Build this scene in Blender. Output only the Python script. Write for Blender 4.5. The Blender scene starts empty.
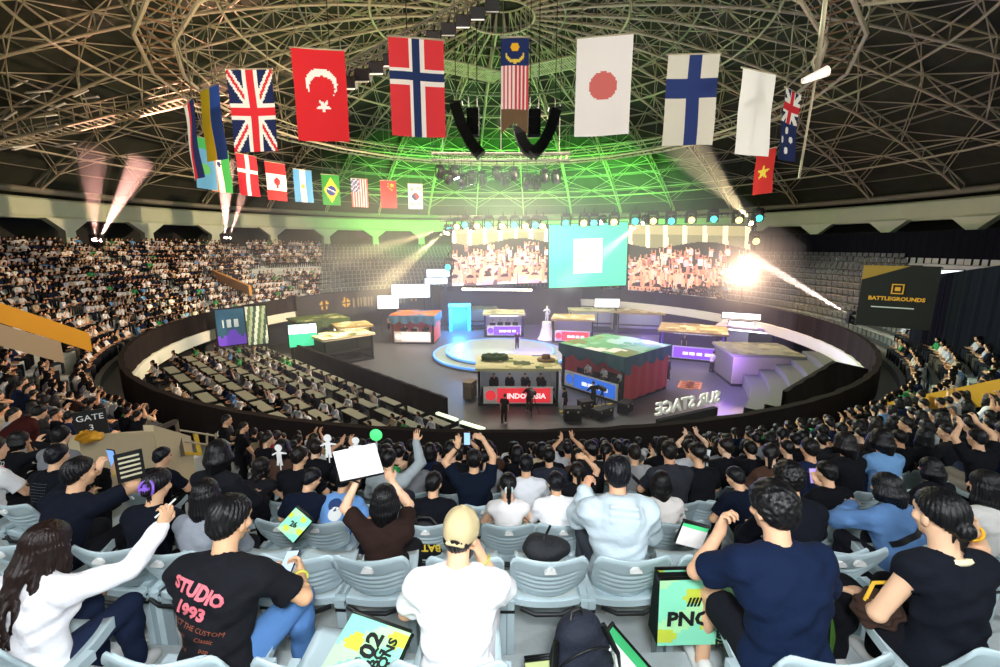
HAZE = .0075
import bpy, math, random
import numpy as np
from mathutils import Vector, Matrix
from mathutils.bvhtree import BVHTree
import openvdb

random.seed(7)
RNG = np.random.default_rng(7)
PI = math.pi
sc = bpy.context.scene
COL = sc.collection

# ------------------------------------------------------------------ camera
FPX, PITCH = 444.0, math.radians(11.2)
cp, sp = math.cos(PITCH), math.sin(PITCH)
CAM = Vector((0, 0, 10.0))
CY = 35.8                                   # arena centre lies on the y axis
cam = bpy.data.objects.new('camera', bpy.data.cameras.new('camera'))
COL.objects.link(cam)
cam.location = CAM
cam.rotation_euler = (PI / 2 - PITCH, 0, 0)
cam.data.sensor_width = 36
cam.data.lens = FPX / 1000 * 36
cam.data.clip_start, cam.data.clip_end = .05, 300
sc.camera = cam

def ray(px, py):
    u, v = px - 500, py - 333.5
    return Vector((u, FPX * cp - v * sp, -(FPX * sp + v * cp)))
def at_z(px, py, z=0.0):
    d = ray(px, py); return CAM + d * ((z - CAM.z) / d.z)
def at_y(px, py, y):
    d = ray(px, py); return CAM + d * (y / d.y)
def at_r(px, py, r, far=False):
    d = ray(px, py); a = d.x**2 + d.y**2; b = -2 * d.y * CY; c = CY**2 - r * r
    q = b * b - 4 * a * c
    if q < 0: q = 0
    return CAM + d * ((-b + (1 if far else -1) * math.sqrt(q)) / (2 * a))
def at_d0(px, py, dist):
    return CAM + ray(px, py).normalized() * dist
def proj(p):
    x, y, z = p[0], p[1], p[2] - CAM.z
    dep = y * cp - z * sp
    if dep <= .05: return None
    return 500 + FPX * x / dep, 333.5 - FPX * (y * sp + z * cp) / dep, dep

# ------------------------------------------------------------------ colour + materials
def lin(c):
    if isinstance(c, str):
        c = [int(c[i:i + 2], 16) / 255 for i in (0, 2, 4)]
    return tuple(x / 12.92 if x <= .04045 else ((x + .055) / 1.055) ** 2.4 for x in c[:3])
MATS = {}
def mat(name, col='808080', rough=.6, metal=0., emit=0., ecol=None, spec=.5, bump=0., bscale=40, vary=0., attr=False, info=False, stretch=None, two=False):
    if name in MATS: return MATS[name]
    m = bpy.data.materials.new(name); m.use_nodes = True
    nt = m.node_tree; b = nt.nodes['Principled BSDF']; L = nt.links.new
    c = lin(col) + (1,)
    b.inputs['Base Color'].default_value = c
    b.inputs['Roughness'].default_value = rough
    b.inputs['Metallic'].default_value = metal
    b.inputs['Specular IOR Level'].default_value = spec
    src = None
    if attr:
        a = nt.nodes.new('ShaderNodeVertexColor'); a.layer_name = 'col'; src = a.outputs['Color']
    if info:
        a = nt.nodes.new('ShaderNodeObjectInfo'); src = a.outputs['Color']
    if vary:
        tc = nt.nodes.new('ShaderNodeTexCoord'); n = nt.nodes.new('ShaderNodeTexNoise')
        n.inputs['Scale'].default_value = bscale * .35; n.inputs['Detail'].default_value = 4
        L(tc.outputs['Object'], n.inputs['Vector'])
        mr = nt.nodes.new('ShaderNodeMapRange'); mr.inputs[3].default_value = 1 - vary; mr.inputs[4].default_value = 1 + vary
        L(n.outputs['Fac'], mr.inputs[0])
        mx = nt.nodes.new('ShaderNodeMix'); mx.data_type = 'RGBA'; mx.blend_type = 'MULTIPLY'; mx.inputs[0].default_value = 1
        if src: L(src, mx.inputs[6])
        else: mx.inputs[6].default_value = c
        L(mr.outputs[0], mx.inputs[7]); src = mx.outputs[2]
    if src: L(src, b.inputs['Base Color'])
    if emit:
        b.inputs['Emission Strength'].default_value = emit
        if attr: L(a.outputs['Color'], b.inputs['Emission Color'])
        else: b.inputs['Emission Color'].default_value = lin(ecol or col) + (1,)
    if bump:
        tc = nt.nodes.new('ShaderNodeTexCoord'); n = nt.nodes.new('ShaderNodeTexNoise')
        n.inputs['Scale'].default_value = bscale; n.inputs['Detail'].default_value = 5
        if stretch:
            mp = nt.nodes.new('ShaderNodeMapping'); mp.inputs['Scale'].default_value = stretch
            L(tc.outputs['Object'], mp.inputs['Vector']); L(mp.outputs['Vector'], n.inputs['Vector'])
        else: L(tc.outputs['Object'], n.inputs['Vector'])
        bp = nt.nodes.new('ShaderNodeBump'); bp.inputs['Strength'].default_value = bump; bp.inputs['Distance'].default_value = .02
        L(n.outputs['Fac'], bp.inputs['Height']); L(bp.outputs['Normal'], b.inputs['Normal'])
    MATS[name] = m
    return m

M_cloth = mat('cloth', rough=.9, spec=.15, bump=.5, bscale=13, info=True)
M_skin = mat('skin', rough=.55, spec=.35, info=True, vary=.06, bscale=30)
M_hair = mat('hair', rough=.42, spec=.35, info=True, bump=.3, bscale=60, stretch=(3, 1, .25), vary=.35)
M_paint = mat('painted_cloth', rough=.85, spec=.15, attr=True)
M_print = mat('printed_board', rough=.5, spec=.3, attr=True)
M_crowd = mat('crowd_cloth', rough=.85, spec=.1, attr=True)
M_white = mat('white_plastic', 'e6e8e6', .5)
M_black = mat('black_metal', '101112', .5)
M_steel = mat('roof_steel', 'b4aa90', .55, .2)
M_steel2 = mat('roof_steel_dark', '7d7868', .6, .2)
M_seat = mat('seat_plastic', 'b3c6cb', .42, spec=.4, vary=.05, bscale=8)
M_conc = mat('stand_concrete', 'b0b9ba', .9, bump=.2, bscale=30, vary=.15)
M_drape = mat('black_drape', '2a2524', .95, spec=.05, bump=.15, bscale=12)
M_dark = mat('dark_paint', '17191b', .9, spec=.1)
def M_col(h, rough=.7, **k): return mat('paint_' + h + ('_%d' % int(rough * 100)), h, rough, **k)
def M_em(h, s): return mat('light_%s_%g' % (h, s), h, .5, emit=s)

# ------------------------------------------------------------------ mesh builder
class MB:
    def __init__(s): s.v = []; s.f = []; s.m = []; s.c = []; s.sm = []
    def add(s, vs, fs, m=0, c=None, smooth=False):
        o = len(s.v); s.v += [tuple(x) for x in vs]
        for f in fs:
            s.f.append([i + o for i in f]); s.m.append(m); s.c.append(c); s.sm.append(smooth)
        return s
    def box(s, c, size, R=None, m=0, col=None, taper=1.0):
        hx, hy, hz = [x / 2 for x in size]; vs = []
        for z in (-1, 1):
            t = taper if z > 0 else 1
            for x, y in ((-1, -1), (1, -1), (1, 1), (-1, 1)):
                p = Vector((x * hx * t, y * hy * t, z * hz))
                if R is not None: p = R @ p
                vs.append(p + Vector(c))
        return s.add(vs, [(3, 2, 1, 0), (4, 5, 6, 7), (0, 1, 5, 4), (1, 2, 6, 5), (2, 3, 7, 6), (3, 0, 4, 7)], m, col)
    def bar(s, a, b, w, h=None, m=0, col=None):
        a, b = Vector(a), Vector(b); d = (b - a); L = d.length; d.normalize()
        up = Vector((0, 0, 1)) if abs(d.z) < .95 else Vector((0, 1, 0))
        x = d.cross(up).normalized(); y = x.cross(d)
        R = Matrix((x, y, d)).transposed()
        return s.box((a + b) / 2, (w, h or w, L), R, m, col)
    def tube(s, pts, r, n=6, m=0, col=None, closed=False, caps=True, smooth=True):
        pts = [Vector(p) for p in pts]; N = len(pts); vs = []
        rr = r if isinstance(r, (list, tuple)) else [r] * N
        prev = None
        for i, p in enumerate(pts):
            a = pts[i - 1] if (i or closed) else pts[0]; b = pts[(i + 1) % N] if (i < N - 1 or closed) else pts[-1]
            t = (b - a).normalized()
            if prev is None:
                up = Vector((0, 0, 1)) if abs(t.z) < .9 else Vector((1, 0, 0))
                x = t.cross(up).normalized()
            else:
                x = (prev - t * prev.dot(t)).normalized()
            prev = x; y = t.cross(x)
            for k in range(n):
                a2 = 2 * PI * k / n
                vs.append(p + (x * math.cos(a2) + y * math.sin(a2)) * rr[i])
        fs = []
        for i in range(N if closed else N - 1):
            j = (i + 1) % N
            for k in range(n):
                fs.append((i * n + k, j * n + k, j * n + (k + 1) % n, i * n + (k + 1) % n)[::-1])
        if caps and not closed:
            fs.append(tuple(range(n))); fs.append(tuple(reversed(range((N - 1) * n, N * n))))
        return s.add(vs, fs, m, col, smooth)
    def lathe(s, prof, c=(0, 0, 0), n=24, a0=0., a1=2 * PI, m=0, col=None, smooth=False):
        full = abs(a1 - a0 - 2 * PI) < 1e-6; k = n if full else n + 1; vs = []
        for i in range(k):
            a = a0 + (a1 - a0) * i / n
            for r, z in prof: vs.append((c[0] + r * math.cos(a), c[1] + r * math.sin(a), c[2] + z))
        P = len(prof); fs = []
        for i in range(n):
            j = (i + 1) % k
            for q in range(P - 1):
                fs.append((i * P + q, j * P + q, j * P + q + 1, i * P + q + 1))
        return s.add(vs, fs, m, col, smooth)
    def prism(s, poly, z0, z1, m=0, col=None):
        n = len(poly); vs = [(x, y, z0) for x, y in poly] + [(x, y, z1) for x, y in poly]
        fs = [tuple(reversed(range(n))), tuple(range(n, 2 * n))] + [(i, (i + 1) % n, n + (i + 1) % n, n + i) for i in range(n)]
        return s.add(vs, fs, m, col)
    def grid(s, fn, nu, nv, colf=None, m=0, smooth=True):
        vs = [fn(i / nu, j / nv) for j in range(nv + 1) for i in range(nu + 1)]
        o = len(s.v); s.v += [tuple(x) for x in vs]
        for j in range(nv):
            for i in range(nu):
                a = o + j * (nu + 1) + i
                s.f.append([a, a + 1, a + nu + 2, a + nu + 1]); s.m.append(m); s.sm.append(smooth)
                s.c.append(colf((i + .5) / nu, (j + .5) / nv) if colf else None)
        return s
    def xform(s, M):
        s.v = [tuple(M @ Vector(p)) for p in s.v]; return s
    def mesh(s, name, mats):
        me = bpy.data.meshes.new(name)
        me.from_pydata(s.v, [], s.f)
        for m in (mats if isinstance(mats, (list, tuple)) else [mats]): me.materials.append(m)
        me.polygons.foreach_set('material_index', s.m)
        me.polygons.foreach_set('use_smooth', s.sm)
        if any(c is not None for c in s.c):
            ca = me.color_attributes.new('col', 'FLOAT_COLOR', 'CORNER')
            buf = []
            cache = {}
            for f, c in zip(s.f, s.c):
                c = c or 'ffffff'
                if c not in cache: cache[c] = lin(c) + (1.,)
                buf += cache[c] * len(f)
            ca.data.foreach_set('color', buf)
        me.update()
        return me

def link(name, me, parent=None, M=None):
    o = bpy.data.objects.new(name, me); COL.objects.link(o)
    if parent is not None: o.parent = parent
    if M is not None: o.matrix_basis = M
    return o
def obj(name, mb, mats, parent=None, M=None): return link(name, mb.mesh(name, mats), parent, M)
def tag(o, label, cat, group=None, kind=None):
    o['label'] = label; o['category'] = cat
    if group: o['group'] = group
    if kind: o['kind'] = kind
    return o
def thing(name, label, cat, loc=(0, 0, 0), rz=0., group=None):
    o = bpy.data.objects.new(name, None); COL.objects.link(o); o.empty_display_size = .2
    o.location = loc; o.rotation_euler = (0, 0, rz)
    return tag(o, label, cat, group)
def struct(name, mb, mats, parent=None):
    o = obj(name, mb, mats, parent)
    if parent is None: o['kind'] = 'structure'
    return o
def copy_tree(o, M=None):
    c = o.copy(); COL.objects.link(c)
    if M is not None: c.matrix_basis = M
    for ch in o.children:
        d = ch.copy(); COL.objects.link(d); d.parent = c
        for g in ch.children:
            e = g.copy(); COL.objects.link(e); e.parent = d
    return c
def text_mesh(txt, size, extrude=.002, font=None, align='CENTER', spacing=1.0, bold=0.):
    cu = bpy.data.curves.new('lettering', 'FONT'); cu.body = txt; cu.size = size; cu.extrude = extrude
    cu.align_x = align; cu.align_y = 'CENTER'; cu.space_character = spacing; cu.resolution_u = 2; cu.offset = bold
    o = bpy.data.objects.new('t', cu); COL.objects.link(o)
    bpy.context.view_layer.update()
    me = bpy.data.meshes.new_from_object(o.evaluated_get(bpy.context.evaluated_depsgraph_get()))
    bpy.data.objects.remove(o); bpy.data.curves.remove(cu)
    me.materials.clear()
    return me
def lettering(txt, size, material, parent, M, name='lettering', **k):
    me = text_mesh(txt, size, **k); me.materials.append(material)
    return link(name, me, parent, M)
def light(kind, name, loc, target=None, power=100, col='ffffff', **k):
    l = bpy.data.lights.new(name, kind); l.energy = power; l.color = lin(col)
    for a, b in k.items(): setattr(l, a, b)
    o = bpy.data.objects.new(name, l); COL.objects.link(o); o.location = loc
    if target is not None:
        o.rotation_euler = (Vector(target) - Vector(loc)).to_track_quat('-Z', 'Y').to_euler()
    return o
def basis(pos, fwd, up=(0, 0, 1)):
    """matrix with local +y along fwd, +z up-ish, +x to its right"""
    y = Vector(fwd).normalized(); x = y.cross(Vector(up)).normalized(); z = x.cross(y)
    M = Matrix((x, y, z)).transposed().to_4x4(); M.translation = pos
    return M
# ================================================================== THE HALL
C0 = (0, CY, 0)
def pol(r, a, z): return Vector((r * math.sin(a), CY - r * math.cos(a), z))   # a = 0 towards the camera
def row_r(k): return 34.1 if k == 0 else 33.2 - (k - 1)
def row_z(k): return 7.58 if k == 0 else 7.33 - .46 * (k - 1)

struct('floor', MB().lathe([(0, 0), (26, 0)], C0, 96, smooth=False), mat('arena_floor', '4c4e52', .45, vary=.2, bscale=3))
# stepped upper stand, from the walkway behind the parapet to the concourse
prof = [(25.2 - 1.42, 3.25), (25.2 - .65, 3.25)]
rows = list(range(9, 0, -1))
z_prev = 3.25
for k in rows:
    r0 = row_r(k) - .65; prof += [(r0, z_prev), (r0, row_z(k))]; z_prev = row_z(k)
prof += [(34.1 - .55, z_prev), (34.1 - .55, row_z(0))]; z_prev = row_z(0)
r = 34.1 + .35
while r < 39.4:
    prof += [(r, z_prev), (r, z_prev + .46)]; z_prev += .46; r += 1.0
prof += [(43.6, z_prev)]
Z_TOP = z_prev
struct('floor_stand', MB().lathe(prof, C0, 180), M_conc)
struct('wall_concourse', MB().lathe([(43.5, Z_TOP), (43.5, 15.5)], C0, 96), mat('concourse_wall', '2a2b2a', .9, vary=.3, bscale=1))
# ring beam, edge pipe and columns under the dome
struct('trim_ring_beam', MB().lathe([(41.4, 12.3), (40.0, 12.3), (39.9, 12.6), (39.9, 13.9), (40.3, 14.1), (41.4, 14.1)], C0, 120), mat('beam_concrete', 'b9c3a6', .85, vary=.1, bscale=2))
mb = MB(); mb.tube([pol(39.7, 2 * PI * i / 120, 14.6) for i in range(120)], .28, 8, closed=True)
struct('trim_edge_pipe', mb, M_steel2)
colm = MB()
for w0, w1, z0, z1 in ((1.0, .85, Z_TOP, 11.3), (.85, 3.6, 11.3, 12.35)):
    vs = []
    for w, z in ((w0, z0), (w1, z1)):
        vs += [(-w / 2, -.35, z), (w / 2, -.35, z), (w / 2, .35, z), (-w / 2, .35, z)]
    colm.add(vs, [(3, 2, 1, 0), (4, 5, 6, 7), (0, 1, 5, 4), (1, 2, 6, 5), (2, 3, 7, 6), (3, 0, 4, 7)])
cme = colm.mesh('column', mat('column_concrete', 'c3cbb4', .85, vary=.1, bscale=2))
cn = 0
NC = 34; _p = at_r(68, 235, 39.4, True); A0 = math.atan2(_p.x, CY - _p.y)
for i in range(NC):
    a = A0 + 2 * PI * i / NC
    p = pol(39.4, a, 0)
    q = proj((p.x, p.y, 11))
    if not q or not -60 < q[0] < 1060: continue
    o = link('column', cme, None, Matrix.Translation(p) @ Matrix.Rotation(a, 4, 'Z')); o['kind'] = 'structure'; cn += 1

# dome
RS, ZA = 70.0, 28.0
def dome(r): return ZA - (RS - math.sqrt(RS * RS - r * r))
struct('ceiling', MB().lathe([(0.01, ZA)] + [(r, dome(r)) for r in range(2, 44, 2)] + [(44, dome(44))], C0, 96, smooth=True), mat('roof_boards', '3c3e34', .95, spec=.05, vary=.3, bscale=3))
rib = MB()
rs = [2.5 + 2.2 * i for i in range(18)]
top = [(0, -r, dome(r) - .35) for r in rs]; bot = [(0, -r, dome(r) - 1.9 + .02 * r) for r in rs]
rib.tube(top, .07, 5); rib.tube(bot, .09, 6)
for i in range(len(rs)):
    rib.tube([top[i], bot[i]], .045, 4)
    if i: rib.tube([top[i - 1], bot[i]] if i % 2 else [bot[i - 1], top[i]], .05, 4)
# bracing in the bay beside the rib
NR = 32
for i in range(1, len(rs)):
    a = 2 * PI / NR
    f = lambda p, t: Matrix.Rotation(a * t, 3, 'Z') @ Vector(p)
    if i % 2 == 0 and rs[i] > 8:
        rib.tube([top[i], f(top[i - 2], 1)], .04, 4); rib.tube([f(top[i], 1), top[i - 2]], .04, 4)
        rib.tube([bot[i], f(top[i - 1], .5)], .035, 4); rib.tube([f(bot[i], 1), f(top[i - 1], .5)], .035, 4)
        rib.tube([bot[i - 2], f(top[i - 1], .5)], .035, 4); rib.tube([f(bot[i - 2], 1), f(top[i - 1], .5)], .035, 4)
rme = rib.mesh('roof_truss', M_steel)
for i in range(NR):
    a = 2 * PI * (i + .5) / NR
    o = link('roof_truss', rme, None, Matrix.Translation(C0) @ Matrix.Rotation(a, 4, 'Z'))
    tag(o, 'radial steel roof truss with diagonal webs under the dark dome', 'roof truss', 'radial roof trusses', 'structure')
for j, r in enumerate([2.5, 4.7, 9.1, 13.5, 17.9, 22.3, 26.7, 31.1, 35.5]):
    mb = MB()
    n = 64
    for z, rad in ((dome(r) - .35, .07), (dome(r) - 1.9 + .02 * r, .09)):
        mb.tube([pol(r, 2 * PI * i / n, z) for i in range(n)], rad, 5, closed=True)
    o = obj('roof_ring', mb, M_steel if j % 2 == 0 else M_steel2)
    tag(o, 'circular steel ring tying the roof trusses together', 'roof ring', 'roof rings', 'structure')
for r in [7, 11.3, 15.7, 20, 24.5, 29, 33, 36, 38.5]:
    mb = MB(); mb.tube([pol(r, 2 * PI * i / 72, dome(r) - .2) for i in range(72)], .05, 4, closed=True)
    o = obj('roof_purlin', mb, M_steel2); tag(o, 'thin ring purlin under the roof boards', 'purlin', 'roof purlins', 'structure')

def gantry(label, a, b, w=1.1, n=40, rail=True, m=M_steel, nm='catwalk_gantry'):
    """straight ladder-like catwalk from a to b"""
    a, b = Vector(a), Vector(b); d = (b - a).normalized(); s = d.cross(Vector((0, 0, 1))).normalized() * w / 2; up = Vector((0, 0, .95))
    t = thing(nm, label, 'catwalk', a)
    Z = Matrix.Translation(-a)
    for k in (-1, 1):
        mb = MB(); mb.tube([a + s * k, b + s * k], .09, 6)
        if rail:
            mb.tube([a + s * k + up, b + s * k + up], .04, 5)
        obj('side_rail', mb.xform(Z), m, t)
    mb = MB()
    for i in range(n + 1):
        p = a.lerp(b, i / n); mb.bar(p - s, p + s, .09, .05)
        if rail and i % 2 == 0:
            for k in (-1, 1): mb.bar(p + s * k, p + s * k + up, .04)
    obj('rungs', mb.xform(Z), m, t)['kind'] = 'stuff'
    return t
# circular catwalk hung at mid height
t = thing('ring_catwalk', 'large polygonal steel catwalk ring hanging below the dome trusses', 'catwalk', C0)
CWR, CWZ, NP = 20.6, 19.6, 24
Z = Matrix.Translation(-Vector(C0))
for nm, r, z, rad in (('inner_rail', CWR - .75, CWZ, .1), ('outer_rail', CWR + .75, CWZ, .1), ('hand_rail', CWR - .75, CWZ + 1, .05), ('hand_rail', CWR + .75, CWZ + 1, .05)):
    mb = MB(); mb.tube([pol(r, 2 * PI * (i + .5) / NP, z) for i in range(NP)], rad, 6, closed=True, smooth=False); obj(nm, mb.xform(Z), M_steel, t)
mb = MB()
for i in range(NP * 5):
    f = i / 5; i0 = int(f); fr = f - i0
    P = [pol(r, 2 * PI * (i0 + .5) / NP, CWZ).lerp(pol(r, 2 * PI * (i0 + 1.5) / NP, CWZ), fr) for r in (CWR - .75, CWR + .75)]
    mb.bar(P[0], P[1], .09, .05)
    if i % 5 == 0:
        for p in P: mb.bar(p, p + Vector((0, 0, 1)), .05)
obj('rungs', mb.xform(Z), mat('catwalk_rust', '7a5c40', .8), t)['kind'] = 'stuff'
hang = MB()
for i in range(NP):
    for r in (CWR - .75, CWR + .75):
        p = pol(r, 2 * PI * (i + .5) / NP, CWZ); hang.tube([p, (p.x, p.y, dome(r) - 1.4)], .04, 5)
h = obj('hanger_rods', hang.xform(Z), M_steel2, t); h['kind'] = 'stuff'
def rad_dir(px, py, far):
    p = at_r(px, py, CWR + .8, far); return math.atan2(p.x, CY - p.y)
a1 = rad_dir(187, 97, True); gantry('ladder-like catwalk sloping from the ring down to the roof edge beside the pink beams', pol(21.4, a1, 19.6), pol(39.6, a1, 14.6), 1.2, 44)
a2 = rad_dir(850, 66, False); gantry('ladder-like catwalk running from the ring to the dark roof edge above the right stand', pol(21.4, a2, 19.6), pol(39.6, a2, 14.9), 1.2, 44)
# pale louvre slats in the roof over the left edge
rv = random.Random(8)
for i in range(16):
    px, py = rv.uniform(-10, 84), rv.uniform(86, 150); p = at_d0(px, py, 46 + rv.uniform(-3, 3)); q = at_d0(px + rv.uniform(12, 26), py - rv.uniform(2, 9), 46)
    t = thing('roof_louvre', 'thin white louvre slat catching light under the dark roof edge', 'louvre', p, 0, 'roof louvres')
    mb = MB(); mb.bar((0, 0, 0), q - p, .2, .05); obj('slat', mb, M_col('f4f0e6', .5), t)
    mb = MB(); mb.bar((0, 0, .08), q - p + Vector((0, 0, .08)), .06, .06); obj('frame_bar', mb, M_steel2, t)
# inner hexagonal walkway, one corner straight ahead
hexa = [pol(7.2, PI + i * PI / 3, 24.6) for i in range(6)]
for i in (5, 0):
    gantry('green-lit inner catwalk of bare slats on the %s of the roof centre' % ('right' if i == 5 else 'left'), hexa[i], hexa[(i + 1) % 6], 2.4, 34, rail=False)

# parapet: black-draped wall round the arena with a pale fascia under it
mb = MB()
NW = 240
def fold(a): return .035 * math.sin(a * 150) + .02 * math.sin(a * 61)
ins = [[pol(23.55 + fold(2 * PI * i / NW), 2 * PI * i / NW, z) for z in (3.25, 4.7)] for i in range(NW)]
out = [[pol(23.78 + .5 * fold(2 * PI * i / NW), 2 * PI * i / NW, z) for z in (4.7, 3.2)] for i in range(NW)]
vs = []; fs = []
for i in range(NW): vs += ins[i] + out[i]
for i in range(NW):
    j = (i + 1) % NW
    for q in range(3): fs.append((i * 4 + q, i * 4 + q + 1, j * 4 + q + 1, j * 4 + q))
mb.add(vs, fs)
struct('wall_parapet', mb, M_drape)
struct('trim_fascia', MB().lathe([(24.4, 2.45), (23.45, 2.45), (23.4, 3.28), (23.7, 3.3)], C0, 120), mat('pale_fascia', 'dfe3d2', .7, vary=.06, bscale=2))
struct('wall_lower', MB().lathe([(25.0, 0), (25.0, 2.5)], C0, 96), mat('lower_wall', '2d3033', .85, vary=.2, bscale=1))
# ================================================================== FLAGS
R_, W_, B_, G_, Y_, K_ = 'd9303a', 'f2f0ea', '24356b', '2f9a4a', 'f0c52e', '20242c'
def cross(x0, x1, y0, y1, u, v): return x0 < u < x1 or y0 < v < y1
def star(u, v, cx, cy, r, asp, rot=0.):
    x, y = (u - cx), (v - cy) * asp
    d = math.hypot(x, y)
    if d > r: return False
    a = (math.atan2(x, -y) + rot) % (2 * PI / 5) - PI / 5
    return d * math.cos(abs(a)) < r * .42 or d < r * (.42 + .58 * (abs(a) / (PI / 5)) ** 1.3)
def disc(u, v, cx, cy, r, asp): return (u - cx) ** 2 + ((v - cy) * asp) ** 2 < r * r
def f_ukr(u, v): return 'b9a21e' if u < .52 else '2b4f9e'
def f_uk(u, v):
    if abs(u - .5) < .09 or abs(v - .5) < .055: return R_
    if abs(u - .5) < .16 or abs(v - .5) < .1: return W_
    s = min(abs(u - v), abs(u - 1 + v))
    return R_ if s < .035 else (W_ if s < .11 else '1f2a55')
def f_tur(u, v):
    if disc(u, v, .52, .36, .3, 1.8) and not disc(u, v, .52, .41, .245, 1.8): return W_
    return W_ if star(u, v, .53, .6, .14, 1.8, PI) else 'd42b32'
def f_nor(u, v):
    if cross(.43, .56, .34, .42, u, v): return '26345f'
    return 'efe6dc' if cross(.36, .63, .3, .46, u, v) else 'dc3b40'
def f_mal(u, v):
    if v < .29:
        if disc(u, v, .5, .09, .16, 3.4): return 'e8b02a'
        return 'e0c04a' if disc(u, v, .5, .16, .34, 3.4) and not disc(u, v, .5, .135, .3, 3.4) and v > .15 else '23305c'
    if v < .74: return 'c8434a' if int(u * 14) % 2 else 'e9d8d0'
    return '6b543c'
def f_jap(u, v): return 'd6706a' if disc(u, v, .5, .48, .25, 1.75) else 'f4efea'
def f_fin(u, v): return '2b3a6d' if cross(.42, .68, .25, .46, u, v) else 'cfcabc'
def f_white(u, v): return 'f6f4f0'
def f_aus(u, v):
    if v < .45:
        s = min(abs(u - v * 2.1), abs(u - 1 + v * 2.1))
        if abs(u - .5) < .1 or abs(v - .23) < .05: return R_
        return W_ if s < .12 or abs(u - .5) < .18 or abs(v - .23) < .09 else '26305c'
    for c in ((.5, .55), (.25, .7), (.72, .68), (.5, .85)):
        if disc(u, v, *c, .09, 1.8): return W_
    return '26305c'
def f_fra(u, v): return W_ if u < .3 else (R_ if u < .62 else '26305c')
def f_kaz(u, v):
    if v < .2: return '4fc06a'
    return '74d070' if disc(u, v, .5, .6, .2, 1.8) else '6fb4dc'
def f_ind(u, v): return 'e08038' if u < .34 else ('eeeae0' if u < .62 else '3a9a4c') if not disc(u, v, .48, .35, .1, 1.8) else '303a70'
def f_den(u, v): return 'f4ece6' if cross(.42, .58, .34, .44, u, v) else 'd8343e'
def f_can(u, v):
    if v < .28 or v > .74: return 'd83a3c'
    return 'd83a3c' if (abs(u - .5) * 2.2 + abs(v - .5) * 3.2 < .42 or (abs(u - .5) < .05 and .5 < v < .68)) else 'f4efe8'
def f_arg(u, v): return 'e0b040' if disc(u, v, .5, .5, .09, 1.8) else ('e8e6d8' if .34 < u < .66 else '5c9fd0')
def f_bra(u, v):
    if disc(u, v, .52, .52, .27, 1.7): return 'dfe6ee' if abs(v - .5 - (u - .5) * .25) < .018 else '2a3f86'
    return 'e6cf3a' if abs(u - .52) / .42 + abs(v - .5) / .42 < 1 else '35933c'
def f_usa(u, v):
    if u < .52 and v < .46: return 'c9ccd8' if (int(u * 12) + int(v * 18)) % 3 == 0 else '5a6488'
    return 'c85a58' if int(u * 13) % 2 == 0 else 'efe6e0'
def f_chn(u, v):
    if star(u, v, .74, .16, .15, 1.8): return 'ecc84a'
    return 'ecc84a' if any(disc(u, v, *c, .05, 1.8) for c in ((.5, .1), (.48, .2), (.58, .28), (.72, .33))) else 'cf3f3e'
def f_kor(u, v):
    if disc(u, v, .5, .5, .24, 1.7): return 'b8393c' if u > .5 + .08 * math.sin((v - .5) * 12) else '2f3a5c'
    for cx, cy in ((.25, .2), (.75, .2), (.25, .8), (.75, .8)):
        if abs(u - cx) < .13 and abs(v - cy) < .07 and int((u + v * 1.2) * 26) % 2 == 0: return '2a3a30'
    return 'e9f2e2'
def f_vie(u, v): return 'e9d94a' if star(u, v, .5, .5, .3, 1.8) else 'c8362e'
FL = [  # centre px, width px, top, bottom, far side, colours, label
    (208, 17, 88, 163, 0, f_ukr, 'vertical banner half yellow and half blue hanging over the left stand'),
    (249, 40, 70, 153, 0, f_uk, 'dark blue banner with red and white crosses, beside the yellow and blue one'),
    (318, 50, 50, 142, 0, f_tur, 'plain red banner with a white crescent and star'),
    (416, 57, 39, 137, 0, f_nor, 'red banner with a white-edged dark blue cross'),
    (515, 21, 38, 134, 0, f_mal, 'narrow striped banner with gold crescent, blue top and brown swallowtail end'),
    (605, 57, 37, 136, 0, f_jap, 'white banner with one faded red disc'),
    (694, 48, 55, 146, 0, f_fin, 'pale banner with a broad dark blue cross'),
    (759, 30, 72, 157, 0, f_white, 'plain white banner with no pattern, above a small red flag'),
    (793, 14, 92, 163, 0, f_aus, 'dark blue banner with white stars seen nearly edge-on'),
    (188, 8, 103, 181, 0, f_fra, 'white, red and dark blue banner seen almost edge-on, outermost on the left'),
    (202, 17, 138, 187, 1, f_kaz, 'small light blue and green flag half behind the yellow and blue banner'),
    (218, 17, 149, 191, 1, f_ind, 'small flag of orange, white and green vertical bands'),
    (246, 18, 155, 195, 1, f_den, 'small red flag with a thin white cross'),
    (275, 18, 163, 200, 1, f_can, 'small flag red at both ends with a red leaf on white'),
    (302, 17, 170, 202, 1, f_arg, 'small flag of light blue and white vertical bands'),
    (330, 17, 175, 205, 1, f_bra, 'small green flag with yellow diamond and blue disc'),
    (359, 16, 179, 207, 1, f_usa, 'small flag with red and white stripes and a starred blue corner'),
    (388, 16, 181, 208, 1, f_chn, 'small red flag with yellow stars in one corner'),
    (415, 16, 184, 209, 1, f_kor, 'small white flag with red and blue disc and black bars'),
    (766, 17, 150, 193, 1, f_vie, 'small red flag with a yellow star below the plain white banner'),
]
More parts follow.
